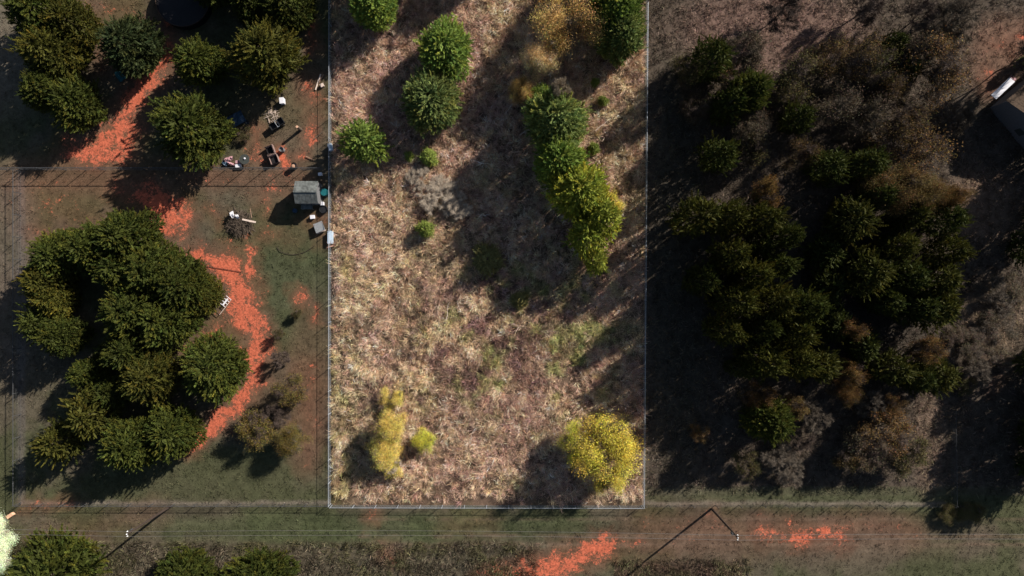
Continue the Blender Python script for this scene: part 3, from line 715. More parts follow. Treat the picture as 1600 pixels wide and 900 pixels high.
# wooded land right of the field
GT = 'cedars of the dark thicket'
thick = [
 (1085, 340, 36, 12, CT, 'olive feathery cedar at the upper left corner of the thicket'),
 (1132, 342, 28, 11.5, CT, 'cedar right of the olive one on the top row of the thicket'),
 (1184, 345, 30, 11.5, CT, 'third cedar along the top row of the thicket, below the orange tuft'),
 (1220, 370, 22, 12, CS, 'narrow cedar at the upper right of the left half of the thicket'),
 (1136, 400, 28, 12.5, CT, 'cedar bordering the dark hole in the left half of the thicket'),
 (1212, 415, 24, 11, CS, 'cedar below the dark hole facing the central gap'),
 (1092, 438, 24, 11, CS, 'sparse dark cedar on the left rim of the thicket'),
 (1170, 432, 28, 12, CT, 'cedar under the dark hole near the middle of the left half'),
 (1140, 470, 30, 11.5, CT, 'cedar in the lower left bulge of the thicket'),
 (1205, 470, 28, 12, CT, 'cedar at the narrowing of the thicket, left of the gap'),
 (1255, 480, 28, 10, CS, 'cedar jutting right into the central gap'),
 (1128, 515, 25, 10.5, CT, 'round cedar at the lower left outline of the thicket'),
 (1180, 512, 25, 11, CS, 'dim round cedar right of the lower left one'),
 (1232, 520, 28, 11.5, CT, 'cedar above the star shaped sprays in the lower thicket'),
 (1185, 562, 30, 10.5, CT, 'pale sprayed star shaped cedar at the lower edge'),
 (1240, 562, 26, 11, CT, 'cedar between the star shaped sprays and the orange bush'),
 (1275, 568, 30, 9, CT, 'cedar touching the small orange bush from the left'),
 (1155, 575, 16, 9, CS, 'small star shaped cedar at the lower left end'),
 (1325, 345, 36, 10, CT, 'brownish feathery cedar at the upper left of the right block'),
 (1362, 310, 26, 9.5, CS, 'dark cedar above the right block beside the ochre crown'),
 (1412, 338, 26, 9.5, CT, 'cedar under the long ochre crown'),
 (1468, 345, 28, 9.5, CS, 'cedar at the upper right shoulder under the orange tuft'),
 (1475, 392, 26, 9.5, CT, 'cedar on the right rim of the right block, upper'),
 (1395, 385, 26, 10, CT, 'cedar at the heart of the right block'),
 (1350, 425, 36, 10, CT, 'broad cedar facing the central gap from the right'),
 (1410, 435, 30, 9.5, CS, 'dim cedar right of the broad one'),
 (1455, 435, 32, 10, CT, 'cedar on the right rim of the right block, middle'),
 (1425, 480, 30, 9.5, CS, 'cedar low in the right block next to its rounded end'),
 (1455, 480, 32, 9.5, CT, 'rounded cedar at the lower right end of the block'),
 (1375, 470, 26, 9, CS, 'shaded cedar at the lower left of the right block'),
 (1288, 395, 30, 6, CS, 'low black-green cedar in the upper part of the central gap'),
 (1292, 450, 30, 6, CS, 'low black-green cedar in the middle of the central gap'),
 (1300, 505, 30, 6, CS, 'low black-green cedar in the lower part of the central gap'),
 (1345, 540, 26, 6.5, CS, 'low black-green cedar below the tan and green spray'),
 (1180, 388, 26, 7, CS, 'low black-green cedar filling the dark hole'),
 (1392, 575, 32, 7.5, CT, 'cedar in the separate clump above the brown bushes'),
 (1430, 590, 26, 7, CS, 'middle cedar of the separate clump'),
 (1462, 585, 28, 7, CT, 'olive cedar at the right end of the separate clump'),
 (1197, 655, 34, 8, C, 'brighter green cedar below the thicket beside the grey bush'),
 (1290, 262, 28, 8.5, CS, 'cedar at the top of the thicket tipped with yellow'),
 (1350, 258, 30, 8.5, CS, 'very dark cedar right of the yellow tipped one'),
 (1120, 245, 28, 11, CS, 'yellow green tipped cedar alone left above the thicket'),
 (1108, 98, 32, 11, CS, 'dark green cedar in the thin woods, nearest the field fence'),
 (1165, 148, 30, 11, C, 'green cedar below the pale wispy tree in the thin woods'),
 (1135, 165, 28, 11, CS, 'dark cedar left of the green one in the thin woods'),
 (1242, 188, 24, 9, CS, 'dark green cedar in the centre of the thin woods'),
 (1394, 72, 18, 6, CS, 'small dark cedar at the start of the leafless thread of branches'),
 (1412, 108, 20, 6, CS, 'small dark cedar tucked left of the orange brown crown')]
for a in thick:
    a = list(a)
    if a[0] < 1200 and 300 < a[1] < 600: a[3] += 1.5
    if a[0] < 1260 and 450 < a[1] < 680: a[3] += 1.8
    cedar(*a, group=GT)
OD, BD, LD, RD = M['ochre_dim'], M['brown_dim'], M['olive_dim'], M['orange_dim']
GH = 'thin autumn trees of the right hand woods'
for a in [
 (1078, 105, 24, 5, THIN, LD, TD, 'thin olive tree next to the cedar nearest the field fence'),
 (1165, 90, 32, 6.5, THIN, BD, T, 'grey brown see-through tree above the green cedar'),
 (1135, 130, 26, 5.5, THIN, OD, TD, 'dull ochre tree between the two dark cedars'),
 (1245, 120, 34, 7, THIN, LD, TD, 'broad olive tree in the upper middle of the thin woods'),
 (1228, 150, 24, 6, THIN, LD, TD, 'olive tree just above the dark central cedar'),
 (1288, 98, 26, 6, THIN, OD, TD, 'ochre tree right of the broad olive one'),
 (1330, 85, 32, 7, THIN, OD, TD, 'ochre brown tree under the leaning dark shadow'),
 (1362, 105, 28, 6.5, THIN, LD, TD, 'olive ochre tree left of the small dark cedars'),
 (1400, 142, 26, 6, THIN, OD, TD, 'golden brown tree below the small dark cedars'),
 (1458, 112, 44, 7.5, THIN, RD, TD, 'wide rust brown tree at the right of the thin woods'),
 (1430, 85, 26, 6.5, THIN, BD, TD, 'brown tree above the wide rust one'),
 (1300, 165, 32, 6.5, THIN, BD, T, 'grey brown tree right of the dark central cedar'),
 (1350, 185, 32, 6.5, THIN, BD, T, 'brownish see-through tree in the middle of the thin woods'),
 (1420, 190, 28, 6, THIN, OD, TD, 'ochre tree below the golden brown one'),
 (1385, 215, 30, 6.5, THIN, OD, TD, 'ochre brown tree above the very dark cedar'),
 (1430, 240, 38, 7, THIN, RD, TD, 'rust brown tree at the lower right of the thin woods'),
 (1175, 205, 26, 5.5, THIN, BD, T, 'brown tree below the green cedar of the thin woods'),
 (1090, 165, 22, 4.5, THIN, BD, TD, 'low brown tree between the field fence and the dark cedars'),
 (1175, 235, 22, 5, THIN, LD, TD, 'olive tree right of the lone yellow green tipped cedar'),
 (1255, 240, 22, 5.5, THIN, OD, TD, 'ochre sprig left of the yellow tipped cedar'),
 (1395, 300, 40, 9, LEAFY, OD, TD, 'long ochre crown on top of the right block of the thicket'),
 (1445, 305, 30, 8.5, LEAFY, OD, TD, 'ochre crown right of the long one'),
 (1474, 312, 20, 8, LEAFY, RD, TD, 'bright rust tuft at the upper right corner of the thicket'),
 (1195, 300, 24, 8, THIN, RD, TD, 'rust tuft above the top row of the left block'),
 (1325, 513, 20, 7, THIN, RD, T, 'small tan and green spray alone in the central gap'),
 (1328, 585, 22, 6, THIN, RD, TD, 'orange bush between the two lower cedar clumps'),
 (1320, 620, 20, 5, MID, RD, TD, 'orange yellow bush below the orange bush'),
 (1440, 545, 24, 7, THIN, RD, TD, 'ochre topped tree over the separate cedar clump'),
 (1183, 618, 22, 7, THIN, RD, TD, 'orange brown tree on top of the brighter green cedar'),
 (1092, 676, 15, 3, THIN, RD, T, 'little ochre tree alone in the shade near the field fence'),
 (1385, 668, 38, 5.5, THIN, RD, TD, 'wide rust brown bush, largest in the lower woods'),
 (1350, 700, 34, 4.5, THIN, BD, TD, 'brown bush left of the wide rust one'),
 (1415, 710, 34, 4.5, THIN, LD, TD, 'olive brown bush below right of the wide rust one'),
 (1330, 715, 26, 4, THIN, OD, TD, 'low ochre brown bush nearest the grey leafless bushes'),
 (1390, 632, 18, 5, THIN, RD, TD, 'small orange sprig above the wide rust bush'),
 (1165, 728, 22, 3, THIN, LD, TD, 'low olive bush left of the grey leafless bushes'),
 (1240, 640, 20, 5, THIN, OD, TD, 'brown bush on the right flank of the brighter green cedar')]:
    broad(*a, group=GH)
M['twig_mid'] = mat_leaf('twigs_silver_grey', (.110, .090, .070), transl=0, objvar=.1)
TM = M['twig_mid']
for a in [
 (1215, 722, 30, 3.5, BARE, None, TM, 'silver grey leafless bush below the brighter green cedar'),
 (1238, 735, 26, 3, BARE, None, TM, 'grey leafless bush right of the silver one'),
 (1270, 650, 26, 5, BARE, None, TM, 'leafless tree in the gap right of the brighter green cedar'),
 (1360, 635, 26, 5, BARE, None, TM, 'leafless tree among the orange bushes'),
 (1485, 40, 40, 7, BARE, None, T, 'leafless tree in the upper right with a thread of branches'),
 (1440, 25, 30, 6, BARE, None, TD, 'leafless tree left of the threadlike one near the top edge'),
 (1545, 455, 26, 4, BARE, None, TM, 'pale leafless bush with curved stems by the right edge'),
 (1535, 580, 24, 3.5, BARE, None, TM, 'pale leafless bush at the tip of the shadow'),
 (1500, 185, 26, 5, BARE, None, T, 'leafless bush right of the wide rust tree'),
 (1225, 15, 34, 6, BARE, None, TD, 'leafless tree at the top edge of the pinkish clearing'),
 (1360, 8, 34, 7, BARE, None, TD, 'leafless tree at the top edge above the ochre brown tree'),
 (1250, 690, 22, 3.5, BARE, None, TD, 'dark leafless bush between the green cedar and the brown bushes')]:
    broad(*a, group='leafless trees of the right hand woods')
for a in [
 (1560, 505, 30, 2.0, THIN, BD, TM, 'tan brush heap below the pale leafless bush'),
 (1520, 540, 28, 1.8, THIN, BD, TM, 'brownish scrub left of the tan brush heap'),
 (1575, 455, 28, 2.4, THIN, BD, TM, 'greyish scrub at the right edge above the tan heap'),
 (1505, 600, 18, 1.6, THIN, LD, TD, 'olive scrub beside the separate cedar clump'),
 (1488, 525, 18, 2.0, THIN, BD, TD, 'brown scrub under the rounded end of the thicket'),
 (1560, 560, 24, 2, THIN, BD, TM, 'orange tan scrub above the big shadow at the right edge')]:
    broad(*a, group='scrub at the right edge', name='scrub_bush', cat='scrub')
for i, (px, lab) in enumerate([(1482, 'left end of the low olive shrub row below the verge fence'), (1505, 'middle shrub of the low olive row below the verge fence'), (1525, 'right end of the low olive shrub row below the verge fence')]):
    broad(px, 803, 15, 1.2, LEAFY, LD, TD, lab, 'low shrub row', 'shrub', 'shrub')
# cedars just past the right edge whose shade crosses the corner
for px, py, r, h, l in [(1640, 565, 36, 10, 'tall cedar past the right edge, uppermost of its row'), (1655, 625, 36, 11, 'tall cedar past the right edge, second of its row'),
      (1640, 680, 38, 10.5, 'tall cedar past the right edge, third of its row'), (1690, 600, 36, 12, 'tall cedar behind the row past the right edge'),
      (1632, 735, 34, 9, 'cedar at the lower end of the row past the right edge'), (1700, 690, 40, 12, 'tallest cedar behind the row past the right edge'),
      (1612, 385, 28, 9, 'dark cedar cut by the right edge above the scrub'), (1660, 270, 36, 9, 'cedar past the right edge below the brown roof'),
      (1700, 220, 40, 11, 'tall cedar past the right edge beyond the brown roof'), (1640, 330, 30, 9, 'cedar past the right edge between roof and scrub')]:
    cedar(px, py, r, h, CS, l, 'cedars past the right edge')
for px, py, r, h, l in [(745, -70, 34, 9, 'cedar above the top edge over the middle of the field'), (1010, -50, 40, 10, 'cedar above the top edge at the field corner'),
      (640, -60, 34, 8, 'cedar above the top edge by the left bright one'), (560, -40, 30, 8, 'cedar above the top edge on the field fence'),
      (940, -55, 40, 10, 'tall cedar above the top edge over the ochre tree'), (330, -35, 44, 9, 'cedar above the top edge behind the round pool'), (400, -60, 46, 10, 'cedar above the top edge, far back in the yard')]:
    cedar(px, py, r, h, C, l, 'cedars above the top edge')
# guessed bushes at the left edge; blown-out light painted as near-white leaves
for px, py, r, h, l in [(-12, 838, 28, 4, 'overexposed white-green bush at the left edge, upper of the pair'), (-10, 880, 30, 4, 'overexposed white-green bush at the left edge, lower of the pair')]:
    broad(px, py, r, h, LEAFY, M['pale_leaf'], TP, l, 'overexposed bushes at the left edge', 'overexposed_bush', 'bush')
# tall bare trunks past the right edge
for px, py, l in [(1618, 84, 'slim bare tree past the right edge, left of its twin'), (1640, 84, 'slim bare tree past the right edge, right of its twin')]:
    broad(px, py, 30, 12, BARE, None, TD, l, 'slim bare trees past the right edge')

# ------------------------------------------------------------------ fences
def wire_fence(pts, h, name, label, steel, group=None, rail=.035, post_gap=3.0, top=True, mesh_step=.35):
    root = empty(name, at(*pts[0])); tag(root, label, 'fence', group)
    ox, oy, _ = root.location
    P = [Vector(at(*p))-Vector((ox, oy, 0)) for p in pts]
    if top:
        mb = MB(); mb.path([p+Vector((0, 0, h)) for p in P], rail, 6); mb.build('top_rail', steel, root)
    mw = MB(); pst = []
    for a, b in zip(P[:-1], P[1:]):
        L = (b-a).length; d = (b-a)/L; k = max(1, round(L/post_gap))
        for i in range(k+1):
            if i == 0 and pst: continue
            pst.append(a+d*(L*i/k))
        for hh in (.1, .45, .8, 1.05, 1.4, 1.75):
            if hh < h-.08: mw.tube(a+Vector((0, 0, hh)), b+Vector((0, 0, hh)), .007, n=3)
        nn = int(L/mesh_step)
        for i in range(nn):
            x0 = a+d*(i*mesh_step); x1 = a+d*min(L, i*mesh_step+h*.55); x2 = a+d*min(L, i*mesh_step)
            mw.tube(x0+Vector((0, 0, .02)), x1+Vector((0, 0, h-.02)), .0035, n=3, cap=False)
            mw.tube(x1+Vector((0, 0, .02)), x2+Vector((0, 0, h-.02)), .0035, n=3, cap=False)
    mw.build('wire_mesh', steel, root)
    for q in pst:
        pm = MB(); pm.tube(q-Vector((0, 0, .2)), q+Vector((0, 0, h+.06)), .04, n=8); pm.lathe(q+Vector((0, 0, h+.06)), [(.05, 0), (.045, .03), (.01, .06)], 8); pm.build('post', steel, root)
    return root
GF = 'chain link fences around the properties'
wire_fence([(518, -30), (517, 787)], 1.3, 'chain_link_fence', 'pale metal fence along the left side of the bright field', M['steel'], GF, .028)
wire_fence([(1010, -30), (1004, 789)], 1.3, 'chain_link_fence', 'pale metal fence along the right side of the bright field', M['steel'], GF, .028)
wire_fence([(519, 789), (1002, 790)], 1.2, 'chain_link_fence', 'pale metal fence across the bottom of the bright field', M['steel'], GF, .028)
wire_fence([(33, 787), (514, 787)], 1.1, 'chain_link_fence', 'low metal fence between the lower yard and the mown verge', M['steel_dim'], GF)
wire_fence([(1008, 789), (1485, 789)], 1.1, 'chain_link_fence', 'low metal fence between the woods and the verge', M['steel_dim'], GF, top=False)
wire_fence([(-20, 266), (506, 266)], 1.9, 'chain_link_fence', 'tall metal fence across the yard above the shed', M['steel_dim'], GF, .045, 2.6)
wire_fence([(33, 268), (33, 785)], 1.5, 'chain_link_fence', 'metal fence down the left side of the lower yard', M['steel_dim'], GF)
wire_fence([(1486, 787), (1484, 640)], 1.3, 'chain_link_fence', 'short metal fence at the right of the lower woods', M['steel_dim'], GF, .02)

# ------------------------------------------------------------------ utility poles and wires
def utility_pole(base, top_px, label):
    bx, by, _ = at(*base); Hp = 10.4
    root = empty('utility_pole', (bx, by, 0)); tag(root, label, 'utility pole', 'utility poles on the verge')
    MB().tube((0, 0, -.5), (0, 0, Hp), .16, .10, 12).build('shaft', M['pole'], root)
    MB().tube((0, .28, Hp-.2), (0, -.28, Hp-.2), .045, .045, 6).build('bracket', M['steel_dim'], root)
    for yy, zz in ((0, Hp+.0), (.28, Hp-.15), (-.28, Hp-.15)):
        MB().lathe((0, yy, zz), [(.03, 0), (.07, .04), (.05, .09), (.07, .13), (.05, .17), (.02, .22)], 10).build('insulator', M['insulator'], root)
    MB().tube((-.24, 0, Hp-1.6), (-.24, 0, Hp-1.1), .12, .12, 10).build('junction_can', M['steel_dim'], root)
    return root
utility_pole((1112, 795), None, 'dark leaning-looking utility pole at the edge of the right hand woods')
utility_pole((268, 790), None, 'dark utility pole on the fence line of the lower yard')
PX = [at(268, 790), at(1112, 795), at(1960, 800)]
P00 = at(-600, 786)
def wire(dy, z, label):
    pts = []
    anchors = [P00]+PX
    for a, b in zip(anchors[:-1], anchors[1:]):
        for i in range(24):
            t = i/24; pts.append(Vector((a[0]+(b[0]-a[0])*t, a[1]+(b[1]-a[1])*t+dy, z-4*.9*t*(1-t))))
    mb = MB(); mb.path(pts, .016, 5); o = mb.build('power_wire', M['wire'])
    tag(o, label, 'wire', 'overhead power wires')
wire(.28, 10.45, 'upper of the two thin pale overhead wires over the verge')
wire(-.28, 10.45, 'lower of the two thin pale overhead wires over the verge')

# ------------------------------------------------------------------ shed and things around it
def roofed(name, label, cat, x0, y0, x1, y1, eave, ridge, roofm, wallm, rz=0.0, over=.2, group=None):
    """gabled building, ridge along x; corner pixels are of the roof edge"""
    ax, ay, _ = at(x0, y0, eave); bx, by, _ = at(x1, y1, eave)
    cx, cy = (ax+bx)/2, (ay+by)/2; lx, ly = abs(bx-ax)/2, abs(by-ay)/2
    root = empty(name, (cx, cy, 0), rz); tag(root, label, cat, group)
    wx, wy = lx-over, ly-over; mb = MB()
    mb.add([(-wx, -wy, -.1), (wx, -wy, -.1), (wx, wy, -.1), (-wx, wy, -.1), (-wx, -wy, eave), (wx, -wy, eave), (wx, wy, eave), (-wx, wy, eave), (-wx, 0, ridge-.05), (wx, 0, ridge-.05)],
           [(0,1,5,4), (2,3,7,6), (1,2,6,9,5), (3,0,4,8,7)])
    mb.build('wall', wallm, root)
    for s in (-1, 1):
        th = .07; r = MB()
        r.add([(-lx, s*.002, ridge), (lx, s*.002, ridge), (lx, s*ly, eave-.05), (-lx, s*ly, eave-.05), (-lx, s*.002, ridge+th), (lx, s*.002, ridge+th), (lx, s*ly, eave+th-.05), (-lx, s*ly, eave+th-.05)],
              [(0,1,2,3), (4,7,6,5), (0,4,5,1), (2,6,7,3), (1,5,6,2), (3,7,4,0)]).build('roof', roofm, root)
        n = max(4, int(2*lx/.6)); seam = MB()
        for i in range(1, n):
            x = -lx+2*lx*i/n; seam.tube((x, s*.03, ridge+th+.005), (x, s*ly*.995, eave+th-.045), .012, n=4)
        seam.build('roof_seam', roofm, root)
    MB().box((0, 0, ridge+.085), (2*lx+.04, .22, .03)).build('ridge_cap', roofm, root)
    return root, wx, wy
sh, wx, wy = roofed('garden_shed', 'small grey gabled shed in the corner of the lower yard', 'shed', 461, 283, 497, 318, 2.3, 3.0, M['roofing'], M['siding'], over=.1)
d = MB(); d.box((-.2, -wy-.03, .95), (.85, .05, 1.9)).build('door', M['wall'], sh)
MB().tube((.12, -wy-.08, 1.0), (.12, -wy-.08, 1.15), .015).build('door_handle', M['steel'], sh)
def at_obj(px, py, h=0): return at(px, py, h)
# lean-to panel below the shed
x, y, _ = at(479, 323, 1.0); r = empty('lean_to_table', (x, y, 0)); tag(r, 'small grey topped bench against the lower wall of the shed', 'bench')
MB().box((0, 0, .9), (1.5, .65, .05)).build('top', M['roofing'], r)
for sx in (-.68, .68):
    for sy in (-.27, .27): MB().box((sx, sy, .44), (.07, .07, .87)).build('leg', M['siding'], r)
def barrel(px, py, rr, h, mat, label, cat='barrel', name='barrel', open_top=True, inner=None, group=None):
    x, y, _ = at(px, py, h); root = empty(name, (x, y, 0)); tag(root, label, cat, group)
    prof = [(rr*.96, 0), (rr, .03), (rr, h*.33), (rr*1.04, h*.35), (rr, h*.37), (rr, h*.65), (rr*1.04, h*.67), (rr, h*.69), (rr, h-.03), (rr*1.04, h), (rr*.97, h)]
    if open_top: prof += [(rr*.93, h-.02), (rr*.92, h*.75)]
    MB().lathe((0, 0, 0), prof, 20).build('body', mat, root)
    if inner: MB().lathe((0, 0, h*.75), [(rr*.9, 0), (rr*.5, .04), (.01, .06)], 16).build('contents', inner, root)
    return root
barrel(506, 300, .45, 1.1, M['teal'], 'dark teal barrel in the shade right of the shed', open_top=False)
barrel(460, 329, .28, .45, M['navy'], 'round blue tub in the shadow at the lower left corner of the shed', 'tub', 'tub')
barrel(459, 258, .36, .85, M['rust'], 'dark burn barrel with pale contents by the yard fence', 'barrel', 'burn_barrel', inner=M['cut_wood'])
barrel(439, 233, .30, .8, M['siding'], 'grey bin beside the two discarded armchairs', 'bin', 'rubbish_bin')
barrel(505, 327, .5, .4, M['black'], 'black round tub between the shed and the field fence', 'tub', 'tub')
def crate(px, py, w_, d_, h, rz, mat, label, cat='box', name='box', lid=True, group=None):
    x, y, _ = at(px, py, h); root = empty(name, (x, y, 0), rz); tag(root, label, cat, group)
    MB().box((0, 0, h/2), (w_, d_, h), bev=.03).build('body', mat, root)
    if lid: MB().box((0, 0, h+.025), (w_+.05, d_+.05, .045), bev=.015).build('lid', mat, root)
    MB().box((w_*.3, -d_/2-.035, h*.75), (.12, .03, .05)).build('latch', M['steel_dim'], root)
    return root
crate(488, 339, .55, .45, .35, .1, M['white'], 'small white box on the ground below the shed')
crate(503, 318, .42, .42, .5, 0, M['white'], 'white box at the lower right corner of the shed')
crate(500, 272, .45, .35, .5, .1, M['white'], 'small pale box at the fence corner above the shed')
crate(440, 157, .55, .75, .7, .1, M['white'], 'white cabinet with a bluish side at the edge of the cedar shade', 'cabinet', 'cabinet')
crate(516, 371, .65, 1.6, .5, 0, M['blue_white'], 'pale blue bin standing against the left fence of the field', 'bin', 'storage_bin')
crate(516, 230, .5, .9, .6, .2, M['blue_white'], 'pale blue bin at the fence left of the small bright cedar', 'bin', 'storage_bin')
# tilted table
x, y, _ = at(499, 355, .5); r = empty('tilted_table', (x, y, 0), math.radians(22)); tag(r, 'square grey table top tilted on pinkish boards by the field fence', 'table')
MB().box((0, 0, .62), (1.25, 1.3, .06), rx=-.14).build('top', M['grey_panel'], r)
MB().box((0, -.62, .26), (1.2, .05, .5), rx=.35).build('side_board', M['wood_pale'], r); MB().box((-.62, 0, .28), (.05, 1.1, .5)).build('side_board', M['wood'], r)
for sx in (-.5, .5): MB().box((sx, .45, .32), (.07, .07, .66)).build('leg', M['wood'], r)

# armchairs
def armchair(px, py, rz, label):
    x, y, _ = at(px, py, .5); r = empty('armchair', (x, y, 0), rz); tag(r, label, 'armchair', 'discarded armchairs')
    MB().box((0, 0, .2), (1.15, 1.05, .34), bev=.04).build('base', M['armchair'], r)
    for s in (-1, 1): MB().box((s*.53, 0, .44), (.16, 1.1, .62), bev=.06).build('armrest', M['armchair'], r)
    MB().box((0, .52, .56), (1.2, .2, .85), bev=.07, rx=-.12).build('backrest', M['armchair'], r)
    MB().box((0, -.08, .42), (.84, .86, .13), bev=.04).build('cushion', M['cushion'], r)
    for a in (-.5, .5):
        for b in (-.45, .45): MB().tube((a, b, 0), (a, b, .05), .03).build('foot', M['black'], r)
armchair(422, 235, math.radians(-70), 'brown discarded armchair, upper of the two')
armchair(428, 249, math.radians(20), 'pinkish brown discarded armchair, lower of the two beside red clay')

# black cart
x, y, _ = at(433, 194, .5); r = empty('yard_cart', (x, y, 0), math.radians(33)); tag(r, 'black yard cart with two bins below the brownish cedar', 'cart')
for s, l in ((-.55, .85), (.6, .7)):
    mb = MB(); mb.box((s, 0, .33), (l, .85, .05))
    for a, b, c_ in (((s, .42, .55), (l, .04, .45), 0), ((s, -.42, .55), (l, .04, .45), 0), ((s-l/2, 0, .55), (.04, .85, .45), 0), ((s+l/2, 0, .55), (.04, .85, .45), 0)): mb.box(a, b)
    mb.build('bin', M['black'], r)
MB().path([(.18, -.45, .7), (.18, .45, .7), (-.1, .45, .7), (-.1, -.45, .7), (.18, -.45, .7)], .03).build('frame', M['steel'], r)
for sx in (-.7, .6):
    for sy in (-.5, .5): MB().tube((sx, sy-.04, .18), (sx, sy+.04, .18), .18, n=14).build('wheel', M['black'], r)
# posts, stump
x, y, _ = at(464, 198, 1.7); r = empty('wooden_post', (x, y, 0)); tag(r, 'upright log post with a pale cut top below the clay scrapes', 'post')
MB().tube((0, 0, -.1), (0, 0, 1.7), .20, .17, 12).build('log', M['bark'], r); MB().lathe((0, 0, 1.7), [(.17, .003), (.16, .02), (.02, .025)], 12).build('cut_face', M['cut_wood'], r)
# patio table
x, y, _ = at(382, 249, .7); r = empty('patio_table', (x, y, 0)); tag(r, 'round glass topped patio table right of the junk pile', 'table')
MB().lathe((0, 0, .7), [(.02, 0), (.62, 0), (.62, .012), (.02, .012)], 28, cap=False).build('table_top', M['glass'], r)
rim = [(.64*math.cos(t*math.pi/14), .64*math.sin(t*math.pi/14), .705) for t in range(29)]
MB().path(rim, .02, 5).build('rim', M['steel_dim'], r); MB().lathe((.05, .1, .715), [(.12, 0), (.13, .12), (.05, .15)], 12).build('dish', M['white'], r)
for k in range(4): t = k*math.pi/2+.5; MB().tube((.5*math.cos(t), .5*math.sin(t), 0), (.45*math.cos(t), .45*math.sin(t), .7), .018).build('leg', M['steel_dim'], r)
# junk pile pieces by the cedar: each its own thing
rj = random.Random(3)
def sheet(px, py, w_, d_, z, rz, mat, label, name, cat, tilt=.2):
    x, y, _ = at(px, py, z); nx, ny = 9, 7; vs = []; fs = []
    for i in range(nx):
        for j in range(ny):
            vs.append((w_*(i/(nx-1)-.5), d_*(j/(ny-1)-.5), rj.uniform(0, .16)+z*(1-abs(j/(ny-1)-.5))))
    for i in range(nx-1):
        for j in range(ny-1): fs.append((i*ny+j, (i+1)*ny+j, (i+1)*ny+j+1, i*ny+j+1))
    n0 = len(vs); vs += [(a, b, c_-.05) for a, b, c_ in vs]; fs += [tuple(n0+k for k in reversed(f)) for f in fs]
    o = MB().add(vs, fs).build(name, mat); o.location = (x, y, 0); o.rotation_euler = (0, 0, rz); tag(o, label, cat)
    return o
sheet(357, 248, 1.1, .5, .35, .3, M['pink'], 'crumpled pink cloth at the top of the junk pile', 'crumpled_cloth', 'cloth')
sheet(361, 256, 1.0, .35, .3, -.4, M['pink'], 'second crumpled pink cloth lying below the first', 'crumpled_cloth', 'cloth')
sheet(353, 253, .9, .8, .2, .9, M['navy'], 'crumpled dark blue tarp under the pink cloths', 'crumpled_tarp', 'tarp')
crate(372, 259, .7, .4, .35, .2, M['white'], 'white chest at the lower end of the junk pile', 'chest', 'chest')
crate(371, 253, .5, .35, .4, .1, M['pink'], 'pinkish box behind the white chest', 'box', 'box')
sheet(187, 118, .9, 1.4, .3, .6, M['teal'], 'crumpled teal tarp under the lower edge of the cool green cedar', 'crumpled_tarp', 'tarp')
sheet(368, 186, 2.2, 1.6, .5, .5, M['navy'], 'dark blue tarp heap in the shade beside the large round cedar', 'tarp_heap', 'tarp')
def tyre(px, py, label):
    x, y, _ = at(px, py, .2); r = empty('old_tyre', (x, y, .14)); tag(r, label, 'tyre')
    vs = []; fs = []; n, m = 20, 8
    for i in range(n):
        for j in range(m):
            a, b = 2*math.pi*i/n, 2*math.pi*j/m; vs.append(((.32+.12*math.cos(b))*math.cos(a), (.32+.12*math.cos(b))*math.sin(a), .11*math.sin(b)))
            fs.append((i*m+j, ((i+1)%n)*m+j, ((i+1)%n)*m+(j+1)%m, i*m+(j+1)%m))
    MB().add(vs, fs).build('rubber', M['black'], r); MB().lathe((0, 0, -.03), [(.21, 0), (.21, .05), (.06, .06)], 16).build('rim', M['steel_dim'], r)
tyre(384, 192, 'old tyre lying between the tarp heap and the pale sticks')
# sticks and planks
def stick_pile(px, py, R, n, mat, zmax, name, label, cat, lmin=.6, lmax=1.4, rad=.03, seed=1):
    rr = random.Random(seed); x, y, _ = at(px, py, .2); mb = MB()
    for i in range(n):
        a = rr.uniform(0, 6.28); q = R*math.sqrt(rr.random())*.75; c = Vector((q*math.cos(a), q*math.sin(a), rr.uniform(.05, zmax)*(1-q/R*.8)))
        t = rr.uniform(0, 6.28); L = rr.uniform(lmin, lmax)/2; d_ = Vector((math.cos(t), math.sin(t), rr.uniform(-.25, .35)))*L
        m_ = c+Vector((rr.gauss(0, .08), rr.gauss(0, .08), rr.gauss(0, .05)))*L*2
        k = rad*rr.uniform(.4, 1.2); mb.tube(c-d_, m_, k, k*.8, 5); mb.tube(m_, c+d_, k*.8, k*.3, 5)
    o = mb.build(name, mat); o.location = (x, y, 0); tag(o, label, cat); return o
stick_pile(425, 181, 1.15, 70, M['wood_pale'], .3, 'stick_pile', 'loose heap of pale sticks at the edge of the cedar shade', 'sticks', .3, .9, .022, 4)
stick_pile(375, 347, 2.0, 420, M['bark'], 1.1, 'brush_pile', 'round dark brush pile on the lawn left of the shed', 'brush pile', .8, 2.2, .03, 5)
def plank(px, py, L, wd, rz, mat, label, z=.1, tilt=0.0, th=.05):
    x, y, _ = at(px, py, z); mb = MB(); mb.box((0, 0, 0), (L, wd, th), ry=tilt, bev=.008)
    o = mb.build('plank', mat); o.location = (x, y, z); o.rotation_euler = (0, 0, rz); return tag(o, label, 'plank', 'loose planks')
plank(497, 128, 2.2, .18, math.radians(72), M['wood_pale'], 'pale plank by the fence near the clay scrapes, longer of two')
plank(501, 124, 1.5, .14, math.radians(60), M['wood'], 'short brown plank beside the pale one')
plank(389, 345, 1.8, .22, math.radians(-12), M['wood_pale'], 'pinkish plank lying over the right side of the brush pile', .9)
plank(392, 333, 1.2, .08, math.radians(100), M['wood'], 'thin upright-lying board at the upper right of the brush pile', .9)
plank(484, 247, 1.2, .12, math.radians(-25), M['wood'], 'thin board on bare ground right of the burn barrel')
plank(497, 212, 1.6, .10, math.radians(40), M['bark'], 'dark thin board by the fence right of the log post')
sheet(362, 335, .5, .9, .95, .5, M['white'], 'crumpled white bag on the upper left of the brush pile', 'crumpled_bag', 'bag')
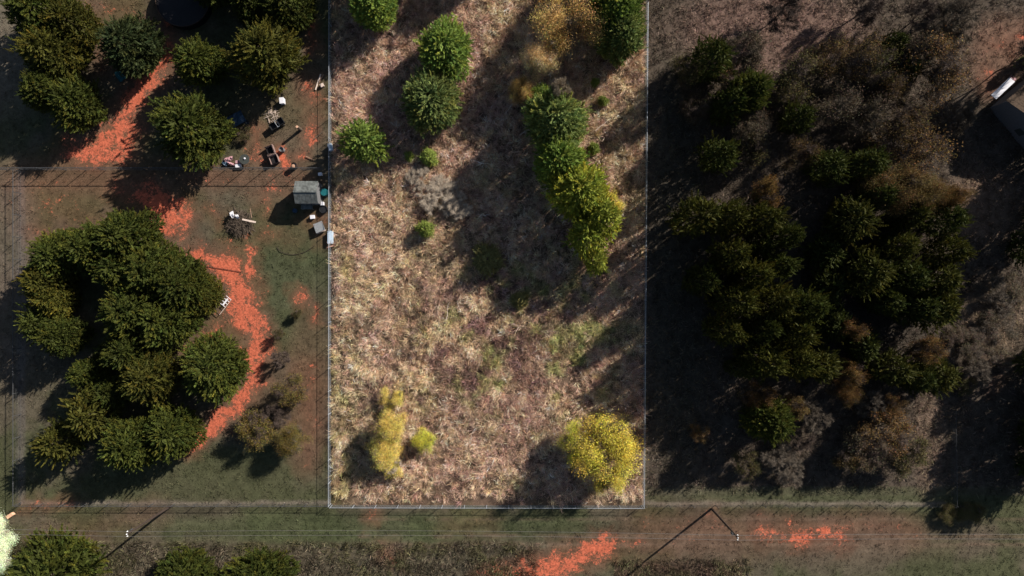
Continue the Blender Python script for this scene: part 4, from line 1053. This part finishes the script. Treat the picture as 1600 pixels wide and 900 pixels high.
sheet(370, 338, .45, .7, .9, .2, M['white'], 'crumpled white bag nearer the middle of the brush pile', 'crumpled_bag', 'bag')
crate(503, 133, .45, .4, .3, .4, M['wood_pale'], 'small pale box below the planks by the fence')
crate(290, 412, .45, .35, .3, .1, M['white'], 'small white box beside the dark hose')
# white ladder rack
x, y, _ = at(348, 477, .4); r = empty('ladder_rack', (x, y, 0), math.radians(52)); tag(r, 'white and black metal ladder rack between the grove and the red clay', 'rack')
for s in (-.42, .42): MB().path([(-1.25, s, .38), (1.25, s, .38)], .035).build('rail', M['wood_pale'] if s < 0 else M['rust'], r)
for i, xx in enumerate((-1.25, -.7, 0, .45, .85, 1.25)): MB().tube((xx, -.42, .38), (xx, .42, .38), .035).build('rung', M['rust'] if i < 2 else M['white'], r)
MB().box((.55, 0, .40), (1.1, .22, .03)).build('slat', M['white'], r)
for xx in (-1.2, 1.2):
    for s in (-.42, .42): MB().tube((xx, s, 0), (xx, s, .38), .025).build('leg', M['rust'], r)
# hoses
def hose(pts, rad, label, mat=None, z=.04):
    P = [Vector(at(*p)) for p in pts]; out = []
    for i in range(len(P)-1):
        p0, p1, p2, p3 = P[max(i-1, 0)], P[i], P[i+1], P[min(i+2, len(P)-1)]
        for k in range(6):
            t = k/6; out.append(.5*((2*p1)+(p2-p0)*t+(2*p0-5*p1+4*p2-p3)*t*t+(3*p1-p0-3*p2+p3)*t**3)+Vector((0, 0, z)))
    out.append(P[-1]+Vector((0, 0, z)))
    mb = MB().path(out, rad, 6); o = mb.build('garden_hose', mat or M['hose']); tag(o, label, 'hose', 'hoses on the ground')
hose([(258, 392), (275, 400), (290, 408), (310, 414), (340, 419), (378, 425)], .035, 'dark hose across the red clay from the grove')
hose([(433, 386), (440, 394), (458, 398), (476, 394), (492, 384)], .035, 'curved dark hose on the lawn below the shed')
# round pool
x, y, _ = at(285, -1, 1.3); r = empty('round_pool', (x, y, 0)); tag(r, 'round above-ground pool with a black cover cut by the top edge', 'pool')
MB().lathe((0, 0, 0), [(3.45, 0), (3.5, .05), (3.5, 1.25), (3.42, 1.25)], 48, cap=False).build('wall', M['black'], r)
MB().lathe((0, 0, 1.12), [(3.42, 0), (2.5, -.03), (1.2, .02), (.02, .0)], 48, cap=True).build('cover', M['pool'], r)
vs = [(3.52*math.cos(t*math.pi/24), 3.52*math.sin(t*math.pi/24), 1.28) for t in range(49)]; MB().path(vs, .06, 6).build('rim', M['rust'], r)
crate(303, 14, .5, .4, .3, .4, M['white'], 'small pale box by the round black pool')

# ------------------------------------------------------------------ right edge: house, board, debris
hs, wx, wy = roofed('house', 'brown roofed house corner cut by the right edge', 'house', 1583, 90, 1755, 188, 3.6, 5.2, M['brown_roof'], M['wall'], rz=math.radians(40), over=.3)
MB().box((-wx-.03, -.9, 1.5), (.06, 1.0, 1.1)).build('window', M['glass'], hs)
x, y, _ = at(1567, 138, 2.2)
r = empty('painted_board', (x, y, 0), math.radians(43)); tag(r, 'bright white board with a pink edge, propped beside the brown roofed house', 'board')
MB().box((0, 0, 2.2), (3.3, .85, .07), rx=-.15).build('panel', M['white'], r); MB().box((1.85, .1, 2.2), (.35, .8, .07), rx=-.15).build('edge_strip', M['pink'], r)
for sx in (-1.5, 1.5):
    for sy in (-.32, .32): MB().tube((sx, sy, 0), (sx, sy, 2.15), .045).build('leg', M['wood'], r)
stick_pile(1596, 190, 2.0, 130, M['steel_dim'], .8, 'debris_pile', 'pale tangled metal and branch debris below the house corner', 'debris', .8, 2.2, .04, 8)
cedar(1598, 100, 12, 3, BR, 'dull green shrub at the corner above the white board', None, 'corner_shrub', 'shrub', True)
# box in the verge corner
crate(15, 806, .9, .4, .45, .6, M['cut_wood'], 'small pinkish box casting a dark shadow by the fence corner')

# fallen branches and yard litter
rb = random.Random(21)
for px, py, L, a, lab in [(790, 178, 2.2, 50, 'pale fallen branch in the deep shade left of the cedar row'), (812, 212, 1.4, 35, 'short pale fallen branch below the longer one in the shade'),
        (697, 500, 2.4, 70, 'bleached forked branch in the brown weeds at the field centre'), (930, 205, 2.6, 40, 'grey fallen branch right of the head of the cedar row')]:
    x, y, _ = at(px, py, .5); mb = MB(); p = Vector((0, 0, .75)); d_ = Vector((math.cos(math.radians(a)), math.sin(math.radians(a)), .05)); r_ = .05
    for k in range(5):
        q = p+d_*L/5; mb.tube(p, q, r_, r_*.8, 6); d_ = (d_+Vector((rb.gauss(0, .2), rb.gauss(0, .2), 0))).normalized(); r_ *= .8
        if k in (1, 2, 3):
            e = (d_+Vector((rb.gauss(0, .8), rb.gauss(0, .8), .3))).normalized(); mb.tube(q, q+e*L*.28, r_*.7, r_*.3, 5)
        p = q
    o = mb.build('fallen_branch', M['wood_pale']); o.location = (x, y, .1); tag(o, lab, 'branch', 'fallen branches in the field')
